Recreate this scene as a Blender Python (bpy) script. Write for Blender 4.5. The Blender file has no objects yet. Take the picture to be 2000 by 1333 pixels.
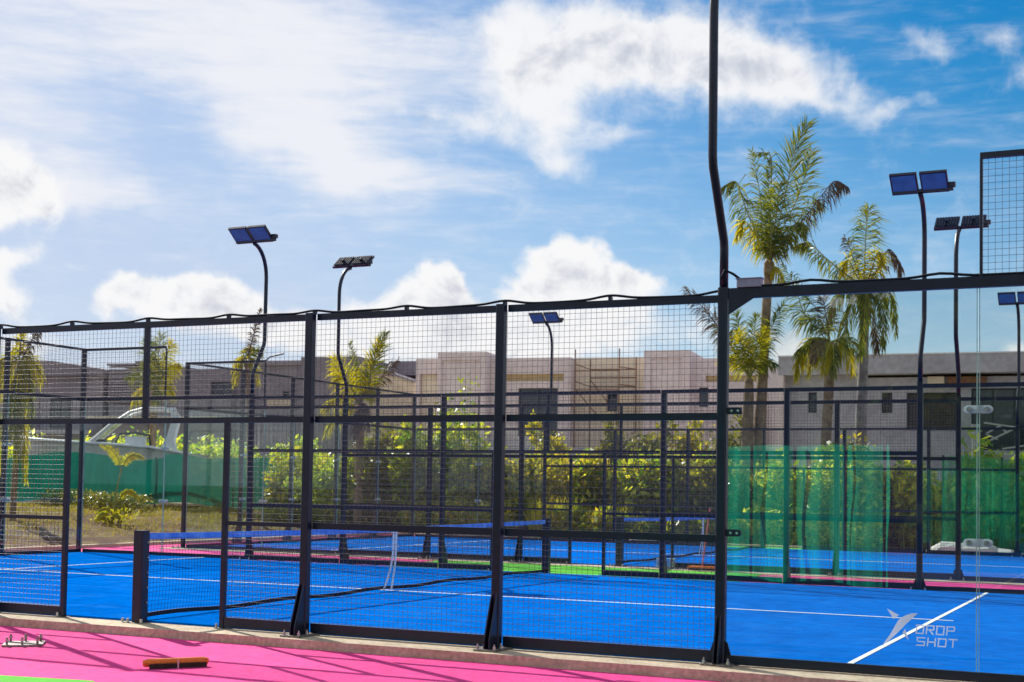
import bpy, math, random
import numpy as np
from mathutils import Vector, Matrix
random.seed(7); rng = np.random.default_rng(7)
R_ = math.radians
scene = bpy.context.scene
col = scene.collection

# ------------------------------------------------------------------ camera
cam_d = bpy.data.cameras.new('camera'); cam = bpy.data.objects.new('camera', cam_d); col.objects.link(cam)
scene.camera = cam
yaw, pitch, roll = 0.4439, 0.0440, 0.0168
fwd = Vector((-math.sin(yaw)*math.cos(pitch), math.cos(yaw)*math.cos(pitch), math.sin(pitch)))
rt0 = Vector((math.cos(yaw), math.sin(yaw), 0)); up0 = rt0.cross(fwd)
rt = math.cos(roll)*rt0 + math.sin(roll)*up0; up = -math.sin(roll)*rt0 + math.cos(roll)*up0
m3 = Matrix((rt, up, -fwd)).transposed()
cam.matrix_world = Matrix.Translation((9.2925, -10.9393, 1.3808)) @ m3.to_4x4()
cam_d.sensor_width = 36; cam_d.lens = 2693.87/2000*36
cam_d.shift_y = 169.5/2000
cam_d.clip_end = 3000
cam_d.dof.use_dof = True; cam_d.dof.focus_distance = 14.5; cam_d.dof.aperture_fstop = 3.2

# ------------------------------------------------------------------ exposure
vs = scene.view_settings
vs.view_transform = 'Standard'; vs.look = 'None'; vs.exposure = 1.05; vs.gamma = 1; vs.use_curve_mapping = False
scene.cycles.max_bounces = 8; scene.cycles.transparent_max_bounces = 48

# ------------------------------------------------------------------ sun
SUN = Vector((-1.27, 0.74, 1.0)).normalized()
sl = bpy.data.lights.new('sun', 'SUN'); sl.energy = 3.6; sl.angle = R_(0.53); sl.color = (1.0, 0.955, 0.88)
so = bpy.data.objects.new('sun', sl); col.objects.link(so)
so.rotation_euler = SUN.to_track_quat('Z', 'Y').to_euler(); so.location = SUN*60

# ------------------------------------------------------------------ sky
world = bpy.data.worlds.new('World'); scene.world = world; world.use_nodes = True
wt = world.node_tree; wt.nodes.clear()
def wn(t, **kw):
    n = wt.nodes.new(t)
    for k, v in kw.items(): setattr(n, k, v)
    return n
def wl(a, b): wt.links.new(a, b)
def wmath(op, a, b=None, c=None, clamp=False):
    n = wn('ShaderNodeMath', operation=op, use_clamp=clamp)
    for i, v in enumerate((a, b, c)):
        if v is None: continue
        if isinstance(v, (int, float)): n.inputs[i].default_value = v
        else: wl(v, n.inputs[i])
    return n.outputs[0]
def wsmooth(x, lo, hi, a=0.0, b=1.0):
    n = wn('ShaderNodeMapRange', interpolation_type='SMOOTHSTEP')
    wl(x, n.inputs[0]); n.inputs[1].default_value = lo; n.inputs[2].default_value = hi
    n.inputs[3].default_value = a; n.inputs[4].default_value = b
    return n.outputs[0]
out = wn('ShaderNodeOutputWorld')
sky = wn('ShaderNodeTexSky', sky_type='NISHITA')
sky.sun_disc = False; sky.sun_elevation = math.asin(SUN.z); sky.sun_rotation = math.atan2(SUN.x, SUN.y)
sky.altitude = 0; sky.air_density = 1.0; sky.dust_density = 0.35; sky.ozone_density = 2.0
hsv = wn('ShaderNodeHueSaturation'); hsv.inputs['Hue'].default_value = 0.497; hsv.inputs['Saturation'].default_value = 1.60; hsv.inputs['Value'].default_value = 1.0
wl(sky.outputs[0], hsv.inputs['Color'])
bg = wn('ShaderNodeBackground'); bg.inputs[1].default_value = 0.050; wl(hsv.outputs[0], bg.inputs[0])
# direction -> (azimuth right of the main view, elevation) in units of 1/1000 of a 2000-wide frame
tc = wn('ShaderNodeTexCoord'); sep = wn('ShaderNodeSeparateXYZ'); wl(tc.outputs['Generated'], sep.inputs[0])
az0 = wmath('ARCTAN2', sep.outputs[0], sep.outputs[1])
az = wmath('ADD', az0, yaw)
el = wmath('ARCSINE', sep.outputs[2])
KX = 2.69387
xx = wmath('ADD', wmath('MULTIPLY', az, KX), 1.0)          # 0..2 across the frame
yy = wmath('SUBTRACT', 0.955, wmath('MULTIPLY', el, KX*1.03))  # y down, .955 at the horizon
cmb = wn('ShaderNodeCombineXYZ'); wl(xx, cmb.inputs[0]); wl(yy, cmb.inputs[1])
P = cmb.outputs[0]
def noise(scale, detail, rough, dist=0.0, vec=None, lac=2.0):
    n = wn('ShaderNodeTexNoise'); n.inputs['Scale'].default_value = scale; n.inputs['Detail'].default_value = detail
    n.inputs['Roughness'].default_value = rough; n.inputs['Distortion'].default_value = dist; n.inputs['Lacunarity'].default_value = lac
    wl(vec if vec is not None else P, n.inputs['Vector']); return n
def mapping(vec, loc=(0,0,0), rot=0, sc=(1,1,1), typ='POINT'):
    n = wn('ShaderNodeMapping', vector_type=typ); wl(vec, n.inputs[0])
    n.inputs['Location'].default_value = loc; n.inputs['Rotation'].default_value = (0,0,rot); n.inputs['Scale'].default_value = sc
    return n.outputs[0]
# warped coordinates so that no cloud is a plain ellipse
w1 = noise(5.0, 5, 0.55)
sub = wn('ShaderNodeVectorMath', operation='SUBTRACT'); wl(w1.outputs['Color'], sub.inputs[0]); sub.inputs[1].default_value = (.5,.5,.5)
scl = wn('ShaderNodeVectorMath', operation='SCALE'); wl(sub.outputs[0], scl.inputs[0]); scl.inputs['Scale'].default_value = 0.16
addv = wn('ShaderNodeVectorMath', operation='ADD'); wl(P, addv.inputs[0]); wl(scl.outputs[0], addv.inputs[1])
PW = addv.outputs[0]
def blobs(lst, vec):
    tot = None
    for (cx, cy, sx, sy, rot, amp) in lst:
        mp = mapping(vec, (cx/1000, cy/1000, 0), R_(rot), (sx/1000, sy/1000, 1e6), 'TEXTURE')
        d = wn('ShaderNodeVectorMath', operation='DOT_PRODUCT'); wl(mp, d.inputs[0]); wl(mp, d.inputs[1])
        e = wmath('MULTIPLY', wmath('POWER', math.e, wmath('MULTIPLY', d.outputs['Value'], -1.0)), amp)
        tot = e if tot is None else wmath('ADD', tot, e)
    return tot
SOFT = [(1180,85,170,80,0,.95),(1290,110,160,80,0,.85),(1400,120,150,80,6,.9),(1500,150,90,60,12,.75),(1040,130,120,75,-30,.75),(1080,235,95,55,40,.75),(1100,315,55,30,25,.55),(1190,265,50,26,-30,.4),
       (960,50,120,60,0,.6),(860,215,150,38,18,.62),(1610,205,70,24,10,.42),(1300,290,34,30,40,.36),(1430,305,36,28,0,.40),(1790,105,75,28,40,.44),(1910,105,55,26,-20,.34),(1985,165,60,28,20,.44),(1650,165,60,36,40,.40),(1740,225,100,16,-15,.38),(1240,170,120,60,0,-.22)]
CUM = [(20,395,100,80,35,1.1),(75,430,75,40,25,.8),(40,545,70,30,0,.8),(170,560,38,13,0,.42),(30,610,75,38,10,.9),(385,457,26,14,0,.40),(965,335,30,14,0,.42),
       (250,612,70,34,0,.8),(390,600,115,46,-8,1.0),(430,580,60,30,0,.5),(500,650,110,40,0,.8),(640,690,90,40,0,.6),
       (840,560,78,42,0,1.1),(890,565,52,34,0,.6),(800,620,110,40,0,.9),(1110,510,92,44,-5,1.1),(1175,535,80,32,0,.6),(1230,552,80,24,5,.6),(1015,555,50,26,0,.6),(955,560,40,40,0,-.35),(1100,620,250,60,0,.95),(900,690,260,50,0,.7),
       (1500,660,120,55,0,.6),(1960,680,70,26,0,.7),(60,690,150,30,0,.5)]
cum = blobs(CUM, PW); soft = blobs(SOFT, PW)
n1 = noise(8.5, 9, 0.60, 0.30)
n2 = noise(3.0, 4, 0.5)
nz = wmath('SUBTRACT', n1.outputs['Fac'], 0.5)
f = wmath('ADD', cum, wmath('MULTIPLY', nz, 1.15))
out_n = noise(2.2, 6, 0.6)                              # fair-weather clouds round the rest of the sky
behind = wsmooth(wmath('ABSOLUTE', wmath('SUBTRACT', xx, 1.0)), 1.02, 1.7)
f = wmath('ADD', f, wmath('MULTIPLY', behind, wmath('MULTIPLY', wmath('SUBTRACT', out_n.outputs['Fac'], .34), 3.0)))
n4 = noise(16.0, 8, 0.62, 0.6)
fs_ = wmath('ADD', soft, wmath('ADD', wmath('MULTIPLY', nz, 1.5), wmath('MULTIPLY', wmath('SUBTRACT', n4.outputs['Fac'], 0.5), 0.55)))
dens_s = wmath('MULTIPLY', wsmooth(fs_, 0.05, 1.05), 0.94)
dens_c = wmath('MAXIMUM', wsmooth(f, 0.28, 0.74), dens_s)
f = wmath('MAXIMUM', f, wmath('MULTIPLY', fs_, 0.8))
# cirrus veil, streaked
VEIL = [(330,60,520,130,8,.85),(560,210,230,140,30,.85),(60,250,200,150,0,.75),(760,330,260,48,14,.62),(130,395,190,48,4,.66),(640,320,190,60,25,.4),(900,100,260,80,0,.45),(250,420,160,30,0,.45),
        (250,235,130,60,10,-.36),(330,330,110,60,0,-.3)]
st = mapping(P, (0,0,0), R_(-22), (2.2, 9.0, 1))
s1 = noise(2.2, 6, 0.62, 0.8, st)
s2 = noise(7.0, 5, 0.6, 0.3, mapping(P, (0,0,0), R_(-22), (1.0, 6.0, 1)))
veil = wmath('ADD', blobs(VEIL, PW), wmath('MULTIPLY', wmath('SUBTRACT', s1.outputs['Fac'], 0.5), 1.05))
veil = wmath('ADD', veil, wmath('MULTIPLY', wmath('SUBTRACT', s2.outputs['Fac'], 0.5), 1.0))
dens_v = wmath('MULTIPLY', wsmooth(veil, -0.15, 1.35), 0.95)
# pale haze of the low sky and towards the sun
hz = wmath('MULTIPLY', wsmooth(yy, 0.15, 0.93), 0.50)
hx = wmath('MULTIPLY', wsmooth(xx, 1.85, 0.0), 0.66)
dens_h = wmath('MINIMUM', wmath('ADD', hz, hx), 0.82)
# relief on the cumulus: difference of two noise samples along the sun direction
nb = noise(8.5, 9, 0.60, 0.30, mapping(P, (0.016, 0.022, 0)))
rel = wmath('SUBTRACT', n1.outputs['Fac'], nb.outputs['Fac'])
thick = wsmooth(f, 0.6, 1.7)
shade = wmath('ADD', wmath('SUBTRACT', 0.97, wmath('MULTIPLY', thick, 0.13)), wmath('MULTIPLY', rel, 0.75))
shade = wmath('ADD', shade, wmath('MULTIPLY', wmath('SUBTRACT', n2.outputs['Fac'], .5), .22))
shade = wmath('MINIMUM', shade, 1.03)
ccol = wn('ShaderNodeMixRGB'); wl(wsmooth(shade, .72, .97), ccol.inputs[0]); ccol.inputs[1].default_value = (.58,.61,.69,1); ccol.inputs[2].default_value = (.94,.94,.95,1)
CE = 0.485
def bgc(colour, link=None, s=1.0):
    b = wn('ShaderNodeBackground'); b.inputs[1].default_value = s
    if link is not None: wl(link, b.inputs[0])
    else: b.inputs[0].default_value = (*colour, 1)
    return b.outputs[0]
def wmix(fac, a, b):
    n = wn('ShaderNodeMixShader'); wl(fac, n.inputs[0]); wl(a, n.inputs[1]); wl(b, n.inputs[2]); return n.outputs[0]
haze_b = bgc((.575,.65,.83), s=CE)
veil_b = bgc((.87,.88,.93), s=CE)
cum_b = bgc(None, ccol.outputs[0], CE)
s = wmix(dens_h, bg.outputs[0], haze_b)
s = wmix(dens_v, s, veil_b)
s = wmix(dens_c, s, cum_b)
wl(s, out.inputs[0])
world.cycles.sampling_method = 'MANUAL'; world.cycles.sample_map_resolution = 1024

# ------------------------------------------------------------------ materials
def mat(name, c, rough=.8, spec=.3, metal=0.0, var=.12, scale=6.0, detail=5, bump=0.0, bscale=40.0, c2=None, mask=(.4,.62), trans=0.0, coat=0.0):
    m = bpy.data.materials.new(name); m.use_nodes = True; nt = m.node_tree
    b = nt.nodes['Principled BSDF']
    b.inputs['Roughness'].default_value = rough; b.inputs['Specular IOR Level'].default_value = spec; b.inputs['Metallic'].default_value = metal
    b.inputs['Coat Weight'].default_value = coat
    t = nt.nodes.new('ShaderNodeTexCoord'); n = nt.nodes.new('ShaderNodeTexNoise')
    n.inputs['Scale'].default_value = scale; n.inputs['Detail'].default_value = detail; n.inputs['Roughness'].default_value = .62
    geo = nt.nodes.new('ShaderNodeNewGeometry')
    nt.links.new(geo.outputs['Position'], n.inputs['Vector'])
    mx = nt.nodes.new('ShaderNodeMixRGB')
    mr = nt.nodes.new('ShaderNodeMapRange'); mr.inputs[1].default_value = mask[0]; mr.inputs[2].default_value = mask[1]
    nt.links.new(n.outputs['Fac'], mr.inputs[0]); nt.links.new(mr.outputs[0], mx.inputs[0])
    a = c; d = c2 if c2 is not None else tuple(x*(1-2*var) for x in c)
    mx.inputs[1].default_value = (*a, 1); mx.inputs[2].default_value = (*d, 1)
    last = mx.outputs[0]
    if c2 is not None and var > 0:
        n3 = nt.nodes.new('ShaderNodeTexNoise'); n3.inputs['Scale'].default_value = scale*7; n3.inputs['Detail'].default_value = 4
        nt.links.new(geo.outputs['Position'], n3.inputs['Vector'])
        m2 = nt.nodes.new('ShaderNodeMixRGB'); m2.blend_type = 'MULTIPLY'; m2.inputs[0].default_value = 1
        mr3 = nt.nodes.new('ShaderNodeMapRange'); mr3.inputs[1].default_value = .3; mr3.inputs[2].default_value = .7; mr3.inputs[3].default_value = 1-2*var; mr3.inputs[4].default_value = 1+var
        nt.links.new(n3.outputs['Fac'], mr3.inputs[0]); nt.links.new(last, m2.inputs[1]); nt.links.new(mr3.outputs[0], m2.inputs[2]); last = m2.outputs[0]
    nt.links.new(last, b.inputs['Base Color'])
    if bump > 0:
        bn = nt.nodes.new('ShaderNodeTexNoise'); bn.inputs['Scale'].default_value = bscale; bn.inputs['Detail'].default_value = 4
        nt.links.new(geo.outputs['Position'], bn.inputs['Vector'])
        bp = nt.nodes.new('ShaderNodeBump'); bp.inputs['Strength'].default_value = bump; bp.inputs['Distance'].default_value = .02
        nt.links.new(bn.outputs['Fac'], bp.inputs['Height']); nt.links.new(bp.outputs[0], b.inputs['Normal'])
    if trans > 0:
        tr = nt.nodes.new('ShaderNodeBsdfTranslucent'); nt.links.new(last, tr.inputs[0])
        ms = nt.nodes.new('ShaderNodeMixShader'); ms.inputs[0].default_value = trans
        nt.links.new(b.outputs[0], ms.inputs[1]); nt.links.new(tr.outputs[0], ms.inputs[2])
        nt.links.new(ms.outputs[0], nt.nodes['Material Output'].inputs[0])
    return m
def leaf_mat(name, cols, trans=.45, rough=.5, spec=.4):
    m = bpy.data.materials.new(name); m.use_nodes = True; nt = m.node_tree; b = nt.nodes['Principled BSDF']
    g = nt.nodes.new('ShaderNodeNewGeometry'); r = nt.nodes.new('ShaderNodeValToRGB')
    nt.links.new(g.outputs['Random Per Island'], r.inputs[0])
    el = r.color_ramp.elements
    for i, c in enumerate(cols):
        p = i/(len(cols)-1)
        e = el[0] if i == 0 else (el[1] if i == len(cols)-1 else el.new(p))
        e.position = p; e.color = (*c, 1)
    nt.links.new(r.outputs[0], b.inputs['Base Color']); b.inputs['Roughness'].default_value = rough; b.inputs['Specular IOR Level'].default_value = spec
    tr = nt.nodes.new('ShaderNodeBsdfTranslucent')
    br = nt.nodes.new('ShaderNodeMixRGB'); br.blend_type = 'MULTIPLY'; br.inputs[0].default_value = 1; nt.links.new(r.outputs[0], br.inputs[1]); br.inputs[2].default_value = (1.5,1.35,.6,1)
    nt.links.new(br.outputs[0], tr.inputs[0])
    ms = nt.nodes.new('ShaderNodeMixShader'); ms.inputs[0].default_value = trans
    nt.links.new(b.outputs[0], ms.inputs[1]); nt.links.new(tr.outputs[0], ms.inputs[2]); nt.links.new(ms.outputs[0], nt.nodes['Material Output'].inputs[0])
    return m
def glass_mat(name, tint, r0, rough=0.0):
    m = bpy.data.materials.new(name); m.use_nodes = True; nt = m.node_tree; nt.nodes.remove(nt.nodes['Principled BSDF'])
    t = nt.nodes.new('ShaderNodeBsdfTransparent'); t.inputs[0].default_value = (*tint, 1)
    g = nt.nodes.new('ShaderNodeBsdfGlossy'); g.inputs['Roughness'].default_value = rough
    lw = nt.nodes.new('ShaderNodeLayerWeight'); pw = nt.nodes.new('ShaderNodeMath'); pw.operation = 'POWER'; nt.links.new(lw.outputs['Facing'], pw.inputs[0]); pw.inputs[1].default_value = 4.5
    ma = nt.nodes.new('ShaderNodeMath'); ma.operation = 'MULTIPLY_ADD'; nt.links.new(pw.outputs[0], ma.inputs[0]); ma.inputs[1].default_value = .8; ma.inputs[2].default_value = r0
    ms = nt.nodes.new('ShaderNodeMixShader'); nt.links.new(ma.outputs[0], ms.inputs[0]); nt.links.new(t.outputs[0], ms.inputs[1]); nt.links.new(g.outputs[0], ms.inputs[2])
    nt.links.new(ms.outputs[0], nt.nodes['Material Output'].inputs[0]); return m
def veil_mat(name, c, alpha, trans=.5):
    m = bpy.data.materials.new(name); m.use_nodes = True; nt = m.node_tree; nt.nodes.remove(nt.nodes['Principled BSDF'])
    t = nt.nodes.new('ShaderNodeBsdfTransparent'); d = nt.nodes.new('ShaderNodeBsdfDiffuse'); tr = nt.nodes.new('ShaderNodeBsdfTranslucent')
    geo = nt.nodes.new('ShaderNodeNewGeometry'); n = nt.nodes.new('ShaderNodeTexNoise'); n.inputs['Scale'].default_value = 3.0; n.inputs['Detail'].default_value = 6
    mp = nt.nodes.new('ShaderNodeMapping'); mp.inputs['Scale'].default_value = (2.5,2.5,.5); nt.links.new(geo.outputs['Position'], mp.inputs[0]); nt.links.new(mp.outputs[0], n.inputs['Vector'])
    mx = nt.nodes.new('ShaderNodeMixRGB'); nt.links.new(n.outputs['Fac'], mx.inputs[0]); mx.inputs[1].default_value = (*[x*.65 for x in c], 1); mx.inputs[2].default_value = (*[x*1.3 for x in c], 1)
    nt.links.new(mx.outputs[0], d.inputs[0]); nt.links.new(mx.outputs[0], tr.inputs[0])
    a = nt.nodes.new('ShaderNodeMixShader'); a.inputs[0].default_value = trans; nt.links.new(d.outputs[0], a.inputs[1]); nt.links.new(tr.outputs[0], a.inputs[2])
    ms = nt.nodes.new('ShaderNodeMixShader'); ms.inputs[0].default_value = alpha; nt.links.new(t.outputs[0], ms.inputs[1]); nt.links.new(a.outputs[0], ms.inputs[2])
    nt.links.new(ms.outputs[0], nt.nodes['Material Output'].inputs[0]); return m

M = {}
M['steel'] = mat('black_powder_coat', (.009,.014,.034), .36, .42, var=.15, scale=9, bump=.02, bscale=200)
M['wire'] = mat('black_welded_wire', (.105,.105,.12), .5, .35, var=.1)
M['conduit'] = mat('black_conduit', (.015,.018,.03), .75, .2)
M['bolt'] = mat('zinc_bolt', (.62,.62,.62), .32, .5, metal=.85, var=.2, scale=60)
M['plate'] = mat('galvanised_plate', (.30,.29,.28), .5, .4, metal=.5, c2=(.20,.13,.09), scale=30, var=.1)
M['box'] = mat('grey_plastic', (.30,.30,.40), .5, .4)
def turf(name, c, c2):
    m = mat(name, c, 1.0, .0, c2=c2, scale=.7, var=.10, mask=(.36,.68), bump=.45, bscale=300); nt = m.node_tree; b = nt.nodes['Principled BSDF']
    src = b.inputs['Base Color'].links[0].from_socket; g = nt.nodes.new('ShaderNodeNewGeometry')
    mp = nt.nodes.new('ShaderNodeMapping'); mp.inputs['Scale'].default_value = (.22,7,1); nt.links.new(g.outputs['Position'], mp.inputs[0])
    n = nt.nodes.new('ShaderNodeTexNoise'); n.inputs['Scale'].default_value = 1; n.inputs['Detail'].default_value = 5; nt.links.new(mp.outputs[0], n.inputs['Vector'])
    mr = nt.nodes.new('ShaderNodeMapRange'); mr.inputs[1].default_value = .56; mr.inputs[2].default_value = .74; mr.inputs[4].default_value = .16; nt.links.new(n.outputs['Fac'], mr.inputs[0])
    n2 = nt.nodes.new('ShaderNodeTexNoise'); n2.inputs['Scale'].default_value = 42; n2.inputs['Detail'].default_value = 3; nt.links.new(g.outputs['Position'], n2.inputs['Vector'])
    n3 = nt.nodes.new('ShaderNodeTexNoise'); n3.inputs['Scale'].default_value = 1.7; n3.inputs['Detail'].default_value = 3; nt.links.new(g.outputs['Position'], n3.inputs['Vector'])
    ad = nt.nodes.new('ShaderNodeMath'); ad.operation = 'ADD'; nt.links.new(n2.outputs['Fac'], ad.inputs[0]); nt.links.new(n3.outputs['Fac'], ad.inputs[1])
    mr2 = nt.nodes.new('ShaderNodeMapRange'); mr2.inputs[1].default_value = 1.12; mr2.inputs[2].default_value = 1.38; mr2.inputs[4].default_value = .26; nt.links.new(ad.outputs[0], mr2.inputs[0])
    mx = nt.nodes.new('ShaderNodeMath'); mx.operation = 'MAXIMUM'; nt.links.new(mr.outputs[0], mx.inputs[0]); nt.links.new(mr2.outputs[0], mx.inputs[1])
    m2 = nt.nodes.new('ShaderNodeMixRGB'); nt.links.new(mx.outputs[0], m2.inputs[0]); nt.links.new(src, m2.inputs[1]); m2.inputs[2].default_value = (.10,.36,.74,1)
    nt.links.new(m2.outputs[0], b.inputs['Base Color']); return m
M['blue'] = turf('blue_turf', (.0,.150,.61), (.0,.124,.53))
M['line'] = mat('white_turf_line', (.78,.80,.80), .9, .1, var=.05, scale=20)
M['pink'] = mat('pink_sports_floor', (.86,.078,.31), .85, .08, c2=(.77,.060,.265), scale=1.6, var=.09, mask=(.35,.7), bump=.35, bscale=150)
M['green'] = mat('green_sports_floor', (.11,.50,.040), .85, .08, c2=(.10,.45,.035), scale=1.2, var=.05, bump=.25, bscale=150)
M['concrete'] = mat('kerb_concrete', (.60,.50,.36), .9, .2, c2=(.50,.40,.28), scale=3.5, var=.14, bump=.4, bscale=60)
M['glass_near'] = glass_mat('court_glass', (.965,.99,.985), .085)
M['glass'] = glass_mat('far_court_glass', (.94,.975,.965), .035)
M['glass_edge'] = mat('glass_edge', (.42,.60,.56), .25, .5, var=.1, trans=.4)
M['clamp'] = veil_mat('clear_clamp', (.50,.60,.60), .55, .3)
M['window'] = mat('window_glass', (.030,.036,.044), .08, .6, var=.2)
M['brownwin'] = mat('tinted_opening', (.055,.042,.028), .25, .5, c2=(.02,.018,.016), scale=2)
M['frame'] = mat('dark_frame', (.03,.033,.038), .5, .4)
M['netcord'] = mat('net_cord', (.012,.013,.02), .7, .3)
M['tape'] = mat('net_tape', (.10,.30,.78), .7, .3, c2=(.22,.44,.86), scale=5, var=.08, trans=.35)
M['strap'] = mat('white_strap', (.80,.80,.80), .7, .3, var=.06)
M['logo'] = veil_mat('frosted_print', (.78,.82,.86), .70, .35)
M['mauve'] = mat('mauve_render', (.72,.61,.60), .9, .15, c2=(.66,.56,.55), scale=.7, var=.06, bump=.15, bscale=12)
M['beige'] = mat('beige_render', (.82,.70,.55), .9, .15, c2=(.76,.64,.50), scale=.6, var=.05, bump=.15, bscale=12)
M['ochre'] = mat('ochre_reveal', (.66,.50,.27), .9, .15, var=.08)
M['grey'] = mat('grey_render', (.42,.41,.45), .9, .15, c2=(.36,.345,.375), scale=.7, var=.08, bump=.15, bscale=12)
M['dgrey'] = mat('dark_grey_render', (.29,.255,.28), .9, .15, c2=(.24,.21,.235), scale=.7, var=.08, bump=.15, bscale=12)
M['sandr'] = mat('sand_render', (.66,.55,.41), .9, .15, c2=(.58,.48,.36), scale=.7, var=.08)
M['white'] = mat('white_paint', (.74,.75,.78), .5, .4, var=.06)
M['cream'] = mat('weathered_white_timber', (.55,.55,.53), .7, .3, var=.12)
M['rust'] = mat('rusty_tube', (.22,.10,.05), .7, .3, c2=(.12,.06,.035), scale=8)
M['plank'] = mat('scaffold_plank', (.33,.23,.13), .85, .2, var=.15)
M['gel'] = mat('boat_gelcoat', (.60,.58,.55), .35, .5, c2=(.48,.45,.41), scale=1.6, var=.05)
M['geo'] = mat('white_sheet', (.78,.74,.72), .85, .2, c2=(.66,.61,.58), scale=3, var=.06, bump=.3, bscale=12)
M['orange'] = mat('orange_bristle', (.86,.24,.06), .8, .1, var=.14, scale=60)
M['darkwood'] = mat('dark_broom_block', (.035,.022,.016), .7, .3, var=.2, scale=20)
M['redpole'] = mat('pink_broom_pole', (.62,.16,.16), .45, .4)
M['bottle'] = glass_mat('clear_bottle', (.72,.82,.84), .16, .1)
M['bluecap'] = mat('bottle_cap', (.55,.65,.75), .5, .4)
M['netgreen'] = veil_mat('green_shade_netting', (.002,.135,.095), .94, .45)
M['netgreen2'] = veil_mat('bright_green_shade_netting', (.008,.72,.42), .97, .2)
M['netgreen3'] = veil_mat('thin_green_shade_netting', (.012,.27,.11), .52, .4)
M['lens'] = mat('lamp_glass', (.04,.21,.42), .30, .25, var=.1)  # blue of the reflected sky is put into the base colour
M['sand'] = mat('pale_bounce_ground', (.60,.52,.40), .95, .1, c2=(.50,.42,.31), scale=.8, var=.12, bump=.4, bscale=8)
M['unseen_dark_ground'] = mat('unseen_dark_ground', (.055,.056,.060), .95, .1, c2=(.045,.045,.048), scale=3, var=.1, bump=.4, bscale=120)
M['soil'] = mat('soil', (.105,.044,.030), .95, .1, c2=(.21,.14,.05), scale=1.1, var=.22, mask=(.44,.62), bump=.6, bscale=9)
M['trunk'] = mat('palm_trunk', (.36,.26,.16), .9, .15, c2=(.20,.14,.085), scale=5, var=.16, bump=.6, bscale=16)
M['trunkg'] = mat('grey_palm_trunk', (.30,.28,.28), .9, .15, c2=(.19,.17,.17), scale=5, var=.16, bump=.6, bscale=16)
M['shaft'] = mat('palm_crownshaft', (.19,.105,.05), .85, .2, c2=(.26,.20,.09), scale=7, var=.2)
M['rachis'] = mat('palm_rachis', (.34,.33,.07), .6, .3, var=.2, trans=.15)
M['rachisd'] = mat('dry_palm_rachis', (.13,.075,.06), .8, .2, var=.2)
M['frond'] = leaf_mat('palm_leaflets', [(.03,.075,.012),(.055,.115,.016),(.11,.18,.02),(.26,.28,.03)], .46, .40, .45)
M['frondy'] = leaf_mat('yellow_palm_leaflets', [(.40,.34,.018),(.62,.48,.015),(.72,.52,.02),(.30,.34,.025)], .66)
M['frondd'] = leaf_mat('dry_palm_leaflets', [(.10,.06,.045),(.15,.09,.06),(.09,.075,.05)], .25)
M['leafg'] = leaf_mat('green_leaves', [(.07,.17,.018),(.14,.27,.022),(.26,.37,.03),(.44,.49,.045)], .54, .36, .5)
M['leafy'] = leaf_mat('yellow_green_leaves', [(.16,.24,.02),(.32,.40,.025),(.52,.54,.04),(.66,.56,.045)], .55, .36, .5)
M['leafr'] = leaf_mat('rust_leaves', [(.26,.24,.03),(.52,.36,.05),(.66,.30,.08),(.26,.32,.03),(.42,.44,.04),(.14,.19,.03)], .54, .36, .5)
M['leafd'] = leaf_mat('dark_leaves', [(.05,.085,.02),(.10,.14,.025),(.18,.20,.03),(.30,.27,.06)], .44, .36, .5)
M['leafb'] = leaf_mat('bright_hedge_leaves', [(0.114, 0.296, 0.027), (0.273, 0.546, 0.034), (0.501, 0.68, 0.046), (0.68, 0.68, 0.068)], 0.58)
M['grass'] = leaf_mat('tall_grass', [(0.35, 0.42, 0.035), (0.595, 0.595, 0.052), (0.75, 0.665, 0.07)], 0.60)
M['dry'] = leaf_mat('dry_grass', [(.34,.24,.06),(.42,.30,.07),(.26,.25,.045),(.18,.20,.035)], .45)
M['leafm'] = leaf_mat('matte_dark_leaves', [(.02,.035,.012),(.04,.06,.016),(.06,.075,.02)], .15, 1.0, 0.0)
M['stem'] = mat('woody_stem', (.16,.11,.075), .9, .1, var=.2)

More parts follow.
